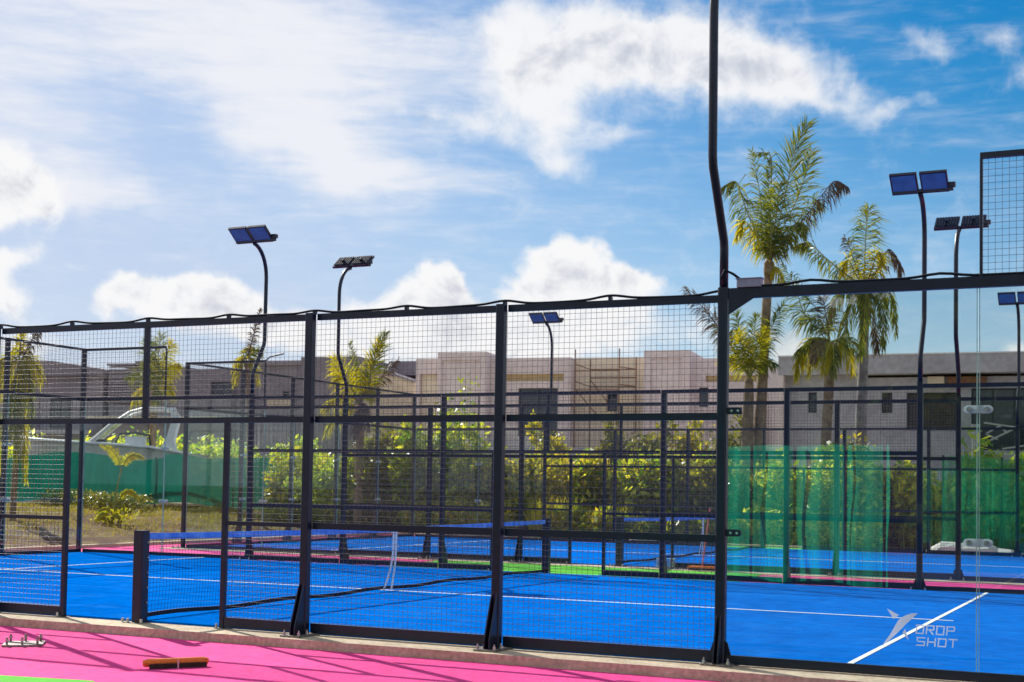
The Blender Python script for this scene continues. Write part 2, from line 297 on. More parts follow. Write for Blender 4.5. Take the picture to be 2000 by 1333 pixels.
# ------------------------------------------------------------------ mesh helpers
class MB:
    def __init__(s): s.v = []; s.f = []
    def add(s, vs, fs):
        o = len(s.v); s.v += [tuple(p) for p in vs]; s.f += [tuple(i+o for i in f) for f in fs]; return s
    def box(s, x0, x1, y0, y1, z0, z1):
        s.add([(x0,y0,z0),(x1,y0,z0),(x1,y1,z0),(x0,y1,z0),(x0,y0,z1),(x1,y0,z1),(x1,y1,z1),(x0,y1,z1)],
              [(0,3,2,1),(4,5,6,7),(0,1,5,4),(1,2,6,5),(2,3,7,6),(3,0,4,7)]); return s
    def bbox(s, x0, x1, y0, y1, z0, z1, b=.004):           # box with chamfered vertical edges and top
        p = [(x0+b,y0),(x1-b,y0),(x1,y0+b),(x1,y1-b),(x1-b,y1),(x0+b,y1),(x0,y1-b),(x0,y0+b)]
        n = 8; vs = [(a,c,z0) for a,c in p]+[(a,c,z1) for a,c in p]
        s.add(vs, [tuple(range(n-1,-1,-1)), tuple(range(n,2*n))]+[(i,(i+1)%n,n+(i+1)%n,n+i) for i in range(n)]); return s
    def tube(s, pts, r, n=8, cap=True):
        pts = [Vector(p) for p in pts]; rings = []
        dd = pts[-1]-pts[0]; a = Vector((1,0,0)) if abs(dd.z) > .5*dd.length else Vector((0,0,1))
        for i, p in enumerate(pts):
            t = (pts[min(i+1,len(pts)-1)]-pts[max(i-1,0)]).normalized()
            u = t.cross(a).normalized(); w = u.cross(t).normalized()
            rr = r[i] if isinstance(r, (list,tuple)) else r
            rings.append([p+rr*(math.cos(2*math.pi*(k+.5)/n)*u+math.sin(2*math.pi*(k+.5)/n)*w) for k in range(n)])
        vs = [q for g in rings for q in g]; fs = []
        for i in range(len(pts)-1):
            for k in range(n): fs.append((i*n+k, i*n+(k+1)%n, (i+1)*n+(k+1)%n, (i+1)*n+k))
        if cap: fs += [tuple(range(n-1,-1,-1)), tuple((len(pts)-1)*n+k for k in range(n))]
        s.add(vs, fs); return s
    def prism(s, poly, d0, d1, axis='y'):                   # poly in the two other axes
        n = len(poly)
        if axis == 'y': vs = [(a,d0,c) for a,c in poly]+[(a,d1,c) for a,c in poly]
        elif axis == 'x': vs = [(d0,a,c) for a,c in poly]+[(d1,a,c) for a,c in poly]
        else: vs = [(a,c,d0) for a,c in poly]+[(a,c,d1) for a,c in poly]
        s.add(vs, [tuple(range(n)), tuple(range(2*n-1,n-1,-1))]+[(i,n+i,n+(i+1)%n,(i+1)%n) for i in range(n)]); return s
    def quad(s, a, b, c, d): s.add([a,b,c,d], [(0,1,2,3)]); return s
    def mesh(s, name):
        me = bpy.data.meshes.new(name); me.from_pydata(s.v, [], s.f); me.update(); return me
    def build(s, name, m, parent=None, smooth=False, fix=True):
        me = s.mesh(name)
        if fix:
            import bmesh
            bm = bmesh.new(); bm.from_mesh(me); bmesh.ops.recalc_face_normals(bm, faces=bm.faces); bm.to_mesh(me); bm.free()
        me.materials.append(m)
        if smooth:
            for p in me.polygons: p.use_smooth = True
        return link(name, me, parent)
def link(name, me, parent=None, loc=None, kind=None):
    o = bpy.data.objects.new(name, me); col.objects.link(o)
    if parent is not None: o.parent = parent
    if loc is not None: o.location = loc
    if kind: o['kind'] = kind
    return o
def thing(name, label, cat, loc=(0,0,0), rz=0, group=None):
    o = bpy.data.objects.new(name, None); col.objects.link(o); o.location = loc; o.rotation_euler = (0,0,rz); o.empty_display_size = .2
    o['label'] = label; o['category'] = cat
    if group: o['group'] = group
    return o
def tag(o, label, cat, group=None):
    o['label'] = label; o['category'] = cat
    if group: o['group'] = group
    return o
def struct(o): o['kind'] = 'structure'; return o
def npmesh(name, v, f, m):
    v = np.asarray(v, np.float32); f = np.asarray(f, np.int32); me = bpy.data.meshes.new(name)
    me.vertices.add(len(v)); me.vertices.foreach_set('co', v.ravel())
    k = f.shape[1]; me.loops.add(f.size); me.loops.foreach_set('vertex_index', f.ravel())
    me.polygons.add(len(f)); me.polygons.foreach_set('loop_start', np.arange(0, f.size, k, dtype=np.int32)); me.polygons.foreach_set('loop_total', np.full(len(f), k, np.int32))
    me.update(calc_edges=True); me.materials.append(m); return me

# ------------------------------------------------------------------ ground
xs = np.unique(np.r_[np.linspace(-700,-60,14), np.linspace(-60,30,91), np.linspace(30,700,14)])
ys = np.unique(np.r_[np.linspace(-700,-25,12), np.linspace(-25,60,86), np.linspace(60,900,14)])
X, Y = np.meshgrid(xs, ys)
def ground_h(x, y):
    l = np.clip((-11.9-x)/8.0, 0, 1); b = np.clip((y-24.9)/4.0, 0, 1)
    sm = lambda t: t*t*(3-2*t)
    m_ = np.maximum(sm(l)*.62*np.clip((y+8)/10,0,1), sm(b)*.55)
    return -.16 + m_*(1+.15*np.sin(x*.9)*np.cos(y*.7)) + np.where(m_ > .02, .05*np.sin(x*2.3+y*1.7), 0)
Z = ground_h(X, Y)
v = np.c_[X.ravel(), Y.ravel(), Z.ravel()]; nx, ny = len(xs), len(ys)
idx = np.arange(nx*ny).reshape(ny, nx)
f = np.c_[idx[:-1,:-1].ravel(), idx[:-1,1:].ravel(), idx[1:,1:].ravel(), idx[1:,:-1].ravel()]
struct(link('ground', npmesh('ground', v, f, M['soil'])))
struct(MB().box(-60,24,31.8,72,-.3,.60).build('bounce_yard', M['sand']))  # unseen pale ground added to bounce sunlight onto the house fronts
def gh(x, y): return max(float(ground_h(np.array(x), np.array(y))), .60 if (y > 31.8 and -60 < x < 24) else -9)

struct(MB().box(-11.5,16,-4.2,24.35,-.15,-.10).build('pink_floor', M['pink']))
struct(MB().box(-11.5,16,10.16,12.6,-.0995,-.034).build('pink_floor', M['pink']))
struct(MB().box(-11.5,16,23.16,24.35,-.0995,-.034).build('pink_floor', M['pink']))
struct(MB().box(-11.5,-10.4,-.4,24.35,-.0995,-.038).build('pink_floor', M['pink']))
struct(MB().box(-11.5,16,-24,-4.201,-.15,-.104).build('unseen_dark_ground', M['unseen_dark_ground']))  # ground out of view, made dark to keep pink out of the glass
def flat(name, poly, z, m):
    me = bpy.data.meshes.new(name); me.from_pydata([(x,y,z) for x,y in poly], [], [tuple(range(len(poly)))]); me.materials.append(m); return struct(link(name, me))
flat('green_floor', [(-3.25,10.162),(3.2,10.162),(2.95,12.60),(-3.45,12.60)], -.030, M['green'])
flat('unseen_dark_ground', [(6.35,-.62),(15.9,-.62),(15.9,-4.19),(3.2,-4.19),(3.2,-2.9)], -.096, M['unseen_dark_ground'])  # dark sheet added out of view to stop pink mirroring in the glass
flat('green_floor', [(-9,-3.35),(1.3,-3.09),(2.08,-2.95),(2.6,-3.3),(2.9,-4.15),(-9,-4.15)], -.096, M['green'])
flat('green_floor', [(-3.6,23.162),(2.5,23.162),(2.3,24.30),(-3.8,24.30)], -.030, M['green'])
struct(MB().box(-11.72,-11.5,-20,24.6,-.3,.03).build('kerb', M['concrete']))
struct(MB().box(-11.5,16,24.35,24.6,-.3,.02).build('kerb', M['concrete']))

# ------------------------------------------------------------------ courts
COURTS = [(0.0, 0.0), (0.15, 13.0)]
for dx, y0 in COURTS:
    k = MB()
    k.box(dx-10.4,dx+10.4,y0-.40,y0+.05,-.3,-.02); k.box(dx-10.4,dx+10.4,y0+9.95,y0+10.16,-.3,-.02)
    k.box(dx-10.4,dx-9.95,y0+.05,y0+9.95,-.3,-.02); k.box(dx+9.95,dx+10.4,y0+.05,y0+9.95,-.3,-.02)
    struct(k.build('kerb', M['concrete']))
    t = struct(MB().box(dx-9.95,dx+9.95,y0+.05,y0+9.95,-.2,0).build('blue_court', M['blue']))
    for (a,b,c,d) in ((dx-6.975,dx-6.925,y0+.08,y0+9.92),(dx+6.925,dx+6.975,y0+.08,y0+9.92)):
        MB().box(a,b,c,d,.001,.005).build('court_line', M['line'], t)
    MB().box(dx-7.15,dx-6.975,y0+4.975,y0+5.025,.001,.005).build('court_line', M['line'], t)
    MB().box(dx+6.975,dx+7.15,y0+4.975,y0+5.025,.001,.005).build('court_line', M['line'], t)
    MB().box(dx-6.925,dx+6.925,y0+4.975,y0+5.025,.001,.005).build('court_line', M['line'], t)

# ------------------------------------------------------------------ welded mesh panels (shared data)
def wire_mesh(w, h, r=.0016, step=.05):
    b = MB(); n = int(round(w/step)); k = int(round(h/step))
    for i in range(n+1): b.tube([(i*w/n,0,0),(i*w/n,0,h)], r, 6, False)
    for j in range(k+1): b.tube([(0,-2*r,j*h/k),(w,-2*r,j*h/k)], r, 6, False)
    me = b.mesh('wire_mesh'); me.polygons.foreach_set('use_smooth', [True]*len(me.polygons)); me.materials.append(M['wire']); return me
WM = {}
def put_mesh(parent, x0, x1, z0, z1, y=0):
    key = (round(x1-x0,2), round(z1-z0,2))
    if key not in WM: WM[key] = wire_mesh(*key)
    o = link('wire_mesh', WM[key], parent, (x0, y, z0)); o['kind'] = 'stuff'; return o
def bar(parent, name, x0, x1, y0, y1, z0, z1, m='steel'): return MB().bbox(x0,x1,y0,y1,z0,z1,.003).build(name, M[m], parent)

def post(parent, x, out, h=3.0, w=.08, gusset=True, plate=True):
    y0, y1 = sorted((out*.022, out*(.022+w)))
    p = MB().bbox(x-w/2, x+w/2, y0, y1, -.012, h, .008).build('post', M['steel'], parent)
    if plate:
        a, b = sorted((out*.0-.04*out, out*.30))
        MB().bbox(x-.11,x+.11,a,b,-.019,-.004,.01).build('base_plate', M['plate'], p)
        for sx in (-.08,.08):
            for yy_ in (.13,.26):
                MB().tube([(x+sx,out*yy_,-.004),(x+sx,out*yy_,.024)], .014, 6).tube([(x+sx,out*yy_,.024),(x+sx,out*yy_,.042)], .007, 6).build('bolt', M['bolt'], p)
    if gusset:
        e = out*(.022+w)
        for sx in (-.030,.018):
            MB().prism([(e,-.003),(e+out*.15,-.003),(e+out*.15,.07),(e+out*.03,.42),(e,.47)], x+sx, x+sx+.012, 'x').build('gusset', M['steel'], p)
        MB().tube([(x-.036,e+out*.05,.09),(x-.036,e+out*.085,.20)], .006, 5).build('bolt', M['bolt'], p)
    return p

def side_fence(label, dx, y, out, cable=False):
    t = thing('wire_fence', label, 'fence', (dx, y, 0))
    for x in (-4,-2,2,4): post(t, x, out)
    def rail(x0, x1, z, h=.055): bar(t, 'rail', x0+.002, x1-.002, -.02, .02, z-h/2, z+h/2)
    for a, b in ((-6,-4),(-4,-2),(2,4),(4,6)):
        for z, h in ((.045,.09),(1.0,.06),(2.0,.06),(2.97,.06)): rail(a+.04, b-.04, z, h)
        put_mesh(t, a+.03, b-.03, .05, 2.95)
    rail(-1.96, 1.96, 2.0, .055); rail(-1.96, 1.96, 2.97, .06)
    bar(t, 'upright', -.025, .025, -.024, .024, 2.029, 2.939)
    put_mesh(t, -1.97, 0, 2.0, 2.95); put_mesh(t, 0, 1.97, 2.0, 2.95)
    for a, b, e in ((-1.96,-1.0,-1),(1.02,1.96,1)):
        ux = b if e < 0 else a
        bar(t, 'upright', ux-.025, ux+.025, -.024, .024, -.012, 1.971)
        for z, h in ((.045,.09),(1.0,.04)): rail(a if e<0 else a+.027, b-.027 if e<0 else b, z, h)
        put_mesh(t, a, b, .05, 2.0)
        MB().bbox(ux-.07,ux+.07,out*.0-.05,out*.0+.05,-.019,-.013,.01).build('base_plate', M['plate'], t)
        MB().tube([(ux-.045,-.035,-.013),(ux-.045,-.035,.03)], .013, 6).build('bolt', M['bolt'], t)
    if cable:
        pts = []
        for i in range(0, 12*20+1):
            x = -6+i/20; pts.append((x, .004, 3.011+.028*abs(math.cos(math.pi*x))**8+.004*math.sin(x*5.3)))
        MB().tube(pts, .011, 6).build('cable', M['conduit'], t, True)
        for x in range(-5, 6): MB().bbox(x-.014,x+.014,-.018,.026,3.0,3.030,.002).build('cable_clip', M['steel'], t)
    return t

def glass_wall(label, loc, rz, n, out, high, mats='glass', posts=(), upr=(), beam=.06, logo=False, cable=False, end_posts=(True,True), name='glass_wall'):
    """n glass panels of 2 m along local x; 'high' = panel indices that carry a mesh panel from 3 to 4 m; posts = local x of full posts"""
    t = thing(name, label, 'glass wall', loc, rz)
    for i in range(n):
        g = MB().box(2*i+.012, 2*i+1.988, -.006, .006, .06, 2.965).build('glass_panel', M[mats], t)
        MB().box(2*i+.006, 2*i+.0115, -.0065, .0065, .06, 2.965).build('glass_edge', M['glass_edge'], g)
        MB().box(2*i+1.9885, 2*i+1.994, -.0065, .0065, .06, 2.965).build('glass_edge', M['glass_edge'], g)
    W = 2*n
    bar(t, 'base_rail', .05, W-.05, -.02, .02, -.012, .06)
    bar(t, 'beam', .046, W-.046, -.028, .028, 2.966, 2.966+beam)
    for x in posts:
        hh = 4.0 if any(x-.1 <= 2*i+2 and x+.1 >= 2*i for i in high) else 3.0
        post(t, x, out, hh, .08, x not in (0, W), True)
    for i in range(1, n):
        for z in (1.03, 2.04):
            c = MB(); pill = [(2*i+sx_*(.078+.030*math.cos(a_)), z+.030*math.sin(a_)) for sx_, a_ in [(1,-1.57),(1,-.8),(1,0),(1,.8),(1,1.57),(-1,1.57),(-1,.8),(-1,0),(-1,-.8),(-1,-1.57)]]
            c.prism(pill, -.014, -.0078, 'y'); c.prism(pill, .0078, .014, 'y')
            o = c.build('clamp', M['clamp'], t)
            for s in (-.065,.065):
                MB().tube([(2*i+s,-.022,z),(2*i+s,.022,z)], .020, 10).build('clamp_disc', M['bolt'], o)
    if high:
        a, b = 2*min(high), 2*max(high)+2
        bar(t, 'rail', a+.01, b-.03, -.02, .02, 3.955, 4.0)
        for i in range(min(high), max(high)+1):
            put_mesh(t, 2*i+.02, 2*i+1.98, 3.0, 3.97)
    for x in upr: bar(t, 'upright', x-.011, x+.011, -.02, .02, 2.967+beam, 3.954)
    return t

near_fence = side_fence('black wire mesh fence nearest the camera along the pink floor', 0, 0, -1, True)
side_fence('black wire mesh fence on the far side of the front blue court', 0, 10, 1)
side_fence('black wire mesh fence on the near side of the rear blue court', .15, 13, -1)
side_fence('black wire mesh fence at the back of the rear blue court before the bushes', .15, 23, 1)

gw = glass_wall('large clear glass wall at the right front with printed logo and steel beam', (6,0,0), 0, 2, -1, [1], 'glass_near', upr=(2.02,), beam=.085)
glass_wall('glass wall at the right end of the front court far side', (6,10,0), 0, 2, 1, [1], upr=(2.02,))
glass_wall('glass wall at the left end of the front court far side, before the boat', (-10,10,0), 0, 2, 1, [0], upr=(1.98,))
glass_wall('glass end wall at the left of the front court', (-10,0,0), math.pi/2, 5, 1, [0,1,2,3,4], posts=(0,2,4,6,8,10))
glass_wall('glass wall at the right end of the rear court near side', (6.15,13,0), 0, 2, -1, [1], upr=(2.02,))
glass_wall('glass wall at the left end of the rear court near side', (-9.85,13,0), 0, 2, -1, [0], upr=(1.98,))
glass_wall('glass end wall at the left of the rear court running away to the hedge', (-9.85,13,0), math.pi/2, 5, 1, [0,1,2,3,4], posts=(0,2,4,6,8,10))
glass_wall('glass wall at the left end of the rear court far side', (-9.85,23,0), 0, 2, 1, [0], upr=(1.98,))
glass_wall('glass wall at the right end of the rear court far side', (6.15,23,0), 0, 2, 1, [1], upr=(2.02,))

# cable and junction box over the right front beam, gusset under it, brackets on the mast
pts = [(.05+i/12, .0, 3.063+.028*abs(math.cos(math.pi*(.05+i/12-.72)))**8) for i in range(0, 47)]
MB().tube([(-.0,-.09,3.12),(.02,-.05,3.20),(.08,-.0,3.17)]+pts[2:], .011, 6).build('cable', M['conduit'], gw, True)
jb = MB().bbox(.12,.32,-.05,.05,3.053,3.12,.01).build('junction_box', M['box'], gw)
MB().bbox(.11,.33,-.056,.056,3.121,3.127,.01).build('lid', M['box'], jb)
MB().prism([(.05,2.965),(.27,2.965),(.05,2.83)], -.036, -.0295, 'y').build('gusset', M['steel'], gw)
for z in (1.05, 2.045):
    b = MB(); b.prism([(.046,z-.028),(.14,z-.028),(.16,z-.018),(.166,z),(.16,z+.018),(.14,z+.028),(.046,z+.028)], -.020, -.008, 'y'); b.prism([(.046,z-.028),(.16,z-.028),(.16,z+.028),(.046,z+.028)], .008, .016, 'y')
    o = b.build('mast_bracket', M['steel'], gw)
    for s in (.082,.135): MB().tube([(s,-.024,z),(s,.02,z)], .011, 8).build('bolt', M['bolt'], o)
# printed logo on the first right front panel (faces the camera side, 1 mm proud of the glass)
def film(name, polys, parent):
    b = MB()
    for p in polys: b.prism([(x-6, z) for x, z in p], -.0078, -.0068, 'y')
    return b.build(name, M['logo'], parent)
panel0 = [c for c in gw.children if c.name.startswith('glass_panel')][0]
film('logo_mark', [[(7.330,.502),(7.420,.457),(7.382,.425)],
                   [(7.560,.478),(7.520,.476),(7.480,.462),(7.440,.440),(7.415,.415),(7.390,.368),(7.355,.305),(7.287,.205),(7.345,.255),(7.415,.325),(7.475,.392),(7.520,.436)],
                   [(7.468,.352),(7.448,.325),(7.494,.270)]], panel0)
def letters(word, x0, x1, z0, z1, sw=.0085, slant=.10):
    cells = {'D':'TBLR','O':'TBLR','P':'TLMr','R':'TLMr/','S':'TMBlq','H':'LRM','T':'TC'}
    out_ = []; n = len(word); cw = (x1-x0)/n
    for i, ch in enumerate(word):
        a = x0+i*cw; b = a+cw*.80; h = z1-z0; zm = (z0+z1)/2
        def R4(xa, xb, za, zb): out_.append([(xa+(za-z0)*slant, za),(xb+(za-z0)*slant, za),(xb+(zb-z0)*slant, zb),(xa+(zb-z0)*slant, zb)])
        for k in cells[ch]:
            if k == 'T': R4(a-.004, b, z1-sw, z1)
            if k == 'B': R4(a, b, z0, z0+sw)
            if k == 'M': R4(a+sw, b-sw*.1, zm-sw/2, zm+sw/2)
            if k == 'L': R4(a, a+sw, z0+sw*1.02, z1-sw*1.02) if ch in 'DO' else R4(a, a+sw, z0, z1-(sw*1.02 if ch in 'PR' else 0))
            if k == 'R': R4(b-sw, b, z0+sw*1.02, z1-sw*1.02) if ch in 'DO' else R4(b-sw, b, z0, z1)
            if k == 'r': R4(b-sw, b, zm+sw*.52, z1-sw*1.02)
            if k == 'l': R4(a, a+sw, zm+sw*.52, z1-sw*1.02)
            if k == 'q': R4(b-sw, b, z0+sw*1.02, zm-sw*.52)
            if k == 'C': R4((a+b)/2-sw/2, (a+b)/2+sw/2, z0, z1-sw*1.02)
            if k == '/': out_.append([(a+cw*.34, zm-sw*.52),(a+cw*.34+sw*1.3, zm-sw*.52),(b+.002, z0),(b-sw*1.3, z0)])
    return out_
film('lettering', letters('DROP', 7.545, 7.845, .322, .392), panel0)
film('lettering', letters('SHOT', 7.550, 7.865, .232, .298), panel0)

# ------------------------------------------------------------------ light masts
def floodlight(parent, cx, out):
    n = Vector((0, -out*.62, -.78)).normalized(); e = Vector((0, -out*.78, .62)).normalized(); xv = Vector((1,0,0))
    c = Vector((cx, -out*.16, 5.99))
    def blk(mb, u0,u1,w0,w1,d0,d1):
        vs = [c+xv*u+e*w+n*d for d in (d0,d1) for (u,w) in ((u0,w0),(u1,w0),(u1,w1),(u0,w1))]
        mb.add(vs, [(0,3,2,1),(4,5,6,7),(0,1,5,4),(1,2,6,5),(2,3,7,6),(3,0,4,7)])
    b = MB(); blk(b,-.195,.195,-.19,.19,-.025,.020)
    for i in range(8): blk(b,-.17+i*.046,-.155+i*.046,-.15,.15,-.052,-.0255)
    h = b.build('floodlight', M['steel'], parent)
    g = MB(); blk(g,-.172,.172,-.165,.165,.0205,.024); g.build('lens', M['lens'], h)
    k = MB(); blk(k,-.02,.02,-.06,.0,-.095,-.0525); k.build('bracket', M['steel'], h)
    return h
def mast(label, x, y, out):
    t = thing('light_mast', label, 'light mast', (x, y, 0), 0, 'floodlight masts around the courts')
    p = MB().bbox(-.042,.042,-.042,.042,-.012,3.06,.012).build('post', M['steel'], t)
    MB().bbox(-.13,.13,-.15,.15,-.0195,-.004,.012).build('base_plate', M['plate'], p)
    for sx in (-.10,.10):
        for sy in (-.12,.02,.12):
            MB().tube([(sx,sy,-.004),(sx,sy,.022)], .016, 6).tube([(sx,sy,.022),(sx,sy,.045)], .008, 6).build('bolt', M['bolt'], p)
    for sx in (-.025,.013):
        MB().prism([(out*.043,-.003),(out*.14,-.003),(out*.14,.06),(out*.06,.36),(out*.043,.38)], sx, sx+.012, 'x').build('gusset', M['steel'], p)
    for sx in (-1,1):
        MB().prism([(sx*.043,-.003),(sx*.11,-.003),(sx*.06,.16),(sx*.043,.17)], -.006, .006, 'y').build('gusset', M['steel'], p)
    path = [(0,0,3.06),(0,out*.0,3.38),(0,out*.012,3.45),(0,out*.325,3.99),(0,out*.345,4.08),(0,out*.35,5.25)]
    for k in range(1, 9):
        a = k/8*math.pi/2*.92
        path.append((0, out*(.35-.46*(1-math.cos(a))), 5.25+.60*math.sin(a)))
    MB().tube(path, .036, 12).build('bent_pole', M['steel'], t, True)
    ye = path[-1][1]
    MB().box(-.40,.47,ye-.03,ye+.03,5.865,5.915).build('crossbar', M['steel'], t)
    MB().bbox(.40,.50,ye-.045,ye+.045,5.916,5.985,.005).build('driver_box', M['steel'], t)
    floodlight(t, -.215, out); floodlight(t, .215, out)
    MB().tube([(0,out*.016,3.62),(0,out*.018,3.63)], .0, 4) if False else None
    return t
mast('tall bent light mast in the foreground running out of the top of the picture', 6, 0, -1)
mast('light mast at the left with both lamps facing the camera, front court far side', -6, 10, 1)
mast('tallest light mast right of the palms at the far side of the front court', 6, 10, 1)
mast('light mast left of centre with lamps turned away, rear court near side', -5.85, 13, -1)
mast('light mast beside the right edge with lamps turned away from the camera', 6.15, 13, -1)
mast('small distant light mast before the beige building', -5.85, 23, 1)
mast('small distant light mast cut by the right edge of the picture', 6.15, 23, 1)

# ------------------------------------------------------------------ nets
def net(label, dx, y0):
    t = thing('court_net', label, 'net', (dx, y0, 0))
    for y in (0.0, 10.0):
        p = MB().bbox(-.06,.06,y-.06,y+.06,-.014,.90,.012).build('net_post', M['steel'], t)
        MB().bbox(-.11,.11,y-.11,y+.11,-.0195,-.0145,.012).build('base_plate', M['plate'], p)
        for s in (-.15,-.085,.085):
            MB().tube([(s,y-.075,-.0145),(s,y-.075,.025)], .016, 6).build('bolt', M['bolt'], p)
        for k in range(5): MB().tube([(.061,y+.02,.18+k*.15),(.074,y+.02,.18+k*.15)], .009, 6).build('bolt', M['bolt'], p)
    L0, L1 = .07, 9.93
    top = lambda y: .865-.03*(1-((y-5)/4.93)**2)
    bot = lambda y: .045+.012*math.sin(y*3.1)
    bulge = lambda y, s: .035*math.sin(math.pi*s)*math.sin(y*1.7+.5)
    b = MB(); n = 200
    for i in range(n+1):
        y = L0+(L1-L0)*i/n
        b.tube([(bulge(y,s/3), y, bot(y)+(top(y)-bot(y))*s/3) for s in range(4)], .0016, 3, False)
    for j in range(1, 18):
        s = j/18
        b.tube([(bulge(y,s), y, bot(y)+(top(y)-bot(y))*s) for y in np.linspace(L0,L1,26)], .0016, 3, False)
    o = b.build('net_mesh', M['netcord'], t, fix=False); o['kind'] = 'stuff'
    def band(name, f0, f1, m, th):
        ysq = np.linspace(L0, L1, 41); vs = []; fs = []
        for y in ysq: vs += [(-th,y,f0(y)),(th,y,f0(y)),(th,y,f1(y)),(-th,y,f1(y))]
        for i in range(40):
            for k in range(4): fs.append((4*i+k, 4*i+(k+1)%4, 4*i+4+(k+1)%4, 4*i+4+k))
        fs += [(3,2,1,0),(160,161,162,163)]
        return MB().add(vs, fs).build(name, m, t)
    band('top_tape', lambda y: top(y)-.058, lambda y: top(y)+.006, M['tape'], .006)
    band('bottom_tape', lambda y: bot(y)-.022, lambda y: bot(y)+.022, M['netcord'], .008)
    s = thing_part = MB()
    for k, yk in ((0, 4.97),(1, 5.04)):
        for i in range(6):
            a = i/6; c = (i+1)/6
            xa = .012+.0*a; ya = yk-.42*max(0,(.75-a))**2*(1 if k == 0 else .45); yb = yk-.42*max(0,(.75-c))**2*(1 if k == 0 else .45)
            s.add([(xa,ya-.022,.02+.80*a),(xa,ya+.022,.02+.80*a),(xa,yb+.022,.02+.80*c),(xa,yb-.022,.02+.80*c),
                   (xa+.006,ya-.022,.02+.80*a),(xa+.006,ya+.022,.02+.80*a),(xa+.006,yb+.022,.02+.80*c),(xa+.006,yb-.022,.02+.80*c)],
                  [(0,1,2,3),(7,6,5,4),(0,4,5,1),(3,2,6,7),(1,5,6,2),(0,3,7,4)])
    s.build('centre_strap', M['strap'], t)
    return t
net('black court net with blue tape across the front court', 0, 0)
net('black court net with blue tape across the rear court', .15, 13)

# ------------------------------------------------------------------ leaf clouds
def leaf_points(n, ells, shell=.55):
    w = np.array([e[3]*e[4]*e[5] for e in ells])**(2/3); w = w/w.sum()
    ids = rng.choice(len(ells), n, p=w); E_ = np.array(ells)[ids]
    d = rng.normal(size=(n,3)); d /= np.linalg.norm(d, axis=1)[:,None]
    r = (shell+(1-shell)*rng.random(n))**.8*(1+.14*rng.normal(size=n))
    return E_[:,:3]+d*r[:,None]*E_[:,3:6]
def leaf_quads(c, size, flat_=.4, asp=.5):
    n = len(c); s = size*(.6+.8*rng.random(n))[:,None]
    a = rng.normal(size=(n,3)); a[:,2] -= .25; a /= np.linalg.norm(a, axis=1)[:,None]
    nn = rng.normal(size=(n,3)); nn[:,2] = np.abs(nn[:,2])+flat_; b = np.cross(a, nn); b /= np.linalg.norm(b, axis=1)[:,None]+1e-9
    h = np.cross(a, b)
    v = np.stack([c-a*s, c+b*s*asp+h*s*.12, c+a*s, c-b*s*asp+h*s*.12], 1).reshape(-1,3)
    f = np.arange(4*n).reshape(-1,4); return v, f
def blades(n, w, d, h, lean, wd=.018):
    c = np.c_[rng.uniform(-w/2,w/2,n), rng.uniform(-d/2,d/2,n), np.zeros(n)]
    dirn = rng.normal(size=(n,2))*lean; hh = h*(.55+.5*rng.random(n)); wx = np.c_[rng.normal(size=n), rng.normal(size=n), np.zeros(n)]; wx /= np.linalg.norm(wx,axis=1)[:,None]; wx *= wd
    mid = c+np.c_[dirn*.4, hh*.6]; tip = c+np.c_[dirn*1.3, hh]
    v = np.stack([c-wx, c+wx, mid+wx*.7, mid-wx*.7, tip+wx*.06, tip-wx*.06], 1).reshape(-1,3)
    i = np.arange(n)*6; f = np.r_[np.c_[i,i+1,i+2,i+3], np.c_[i+3,i+2,i+4,i+5]]
    return v, f
def shrub(name, label, loc, ells, n, size, m, cat='bush', group=None, asp=.5, stems=6):
    t = thing(name, label, cat, loc, 0, group)
    v, f = leaf_quads(leaf_points(int(n*1.5), ells), size*1.12, .4, asp)
    link('foliage', npmesh('foliage', v, f, m), t)
    if size > .06:
        top = [(e[0]+random.uniform(-.2,.2), e[1]-.1, e[2]*1.04+.08, e[3]*.95, e[4], e[5]*1.15) for e in ells]
        v, f = leaf_quads(leaf_points(int(n*.34), top, .72), size*(1.75 if size < .09 else 1.25), .5, .42)
        link('sprigs', npmesh('sprigs', v, f, M[random.choice(('leafy','leafb','leafg','leafr' if m.name != 'bright_hedge_leaves' else 'leafb'))]), t, kind='stuff')
        v, f = blades(int(n*.02), 2*max(abs(e[0])+e[3]*.6 for e in ells), .7, max(e[2]+e[5] for e in ells)*1.06, .16, .012)
        link('shoots', npmesh('shoots', v, f, M['grass']), t, kind='stuff')
    b = MB()
    for k in range(stems):
        e = ells[k % len(ells)]; tx = e[0]+random.uniform(-.5,.5)*e[3]; ty = e[1]+random.uniform(-.5,.5)*e[4]
        b.tube([(tx*.25,ty*.25,-.1),(tx*.6,ty*.6,e[2]*.5),(tx,ty,e[2]+e[5]*.55)], [.035,.022,.008], 5)
    b.build('stem', M['stem'], t)
    return t
def lumps(w, d, h, k, low=.0):
    L = []
    for i in range(k):
        x = -w/2+w*(i+.5)/k+random.uniform(-.12,.12)*w/k
        hh = h*random.uniform(.78,1.05)
        L.append((x, random.uniform(-.2,.2)*d, hh*.66, w/k*.75, d*.5, hh*.36))
        L.append((x+random.uniform(-.2,.2), random.uniform(-.2,.2)*d, hh*.28+low, w/k*.8, d*.55, hh*.34))
    return L
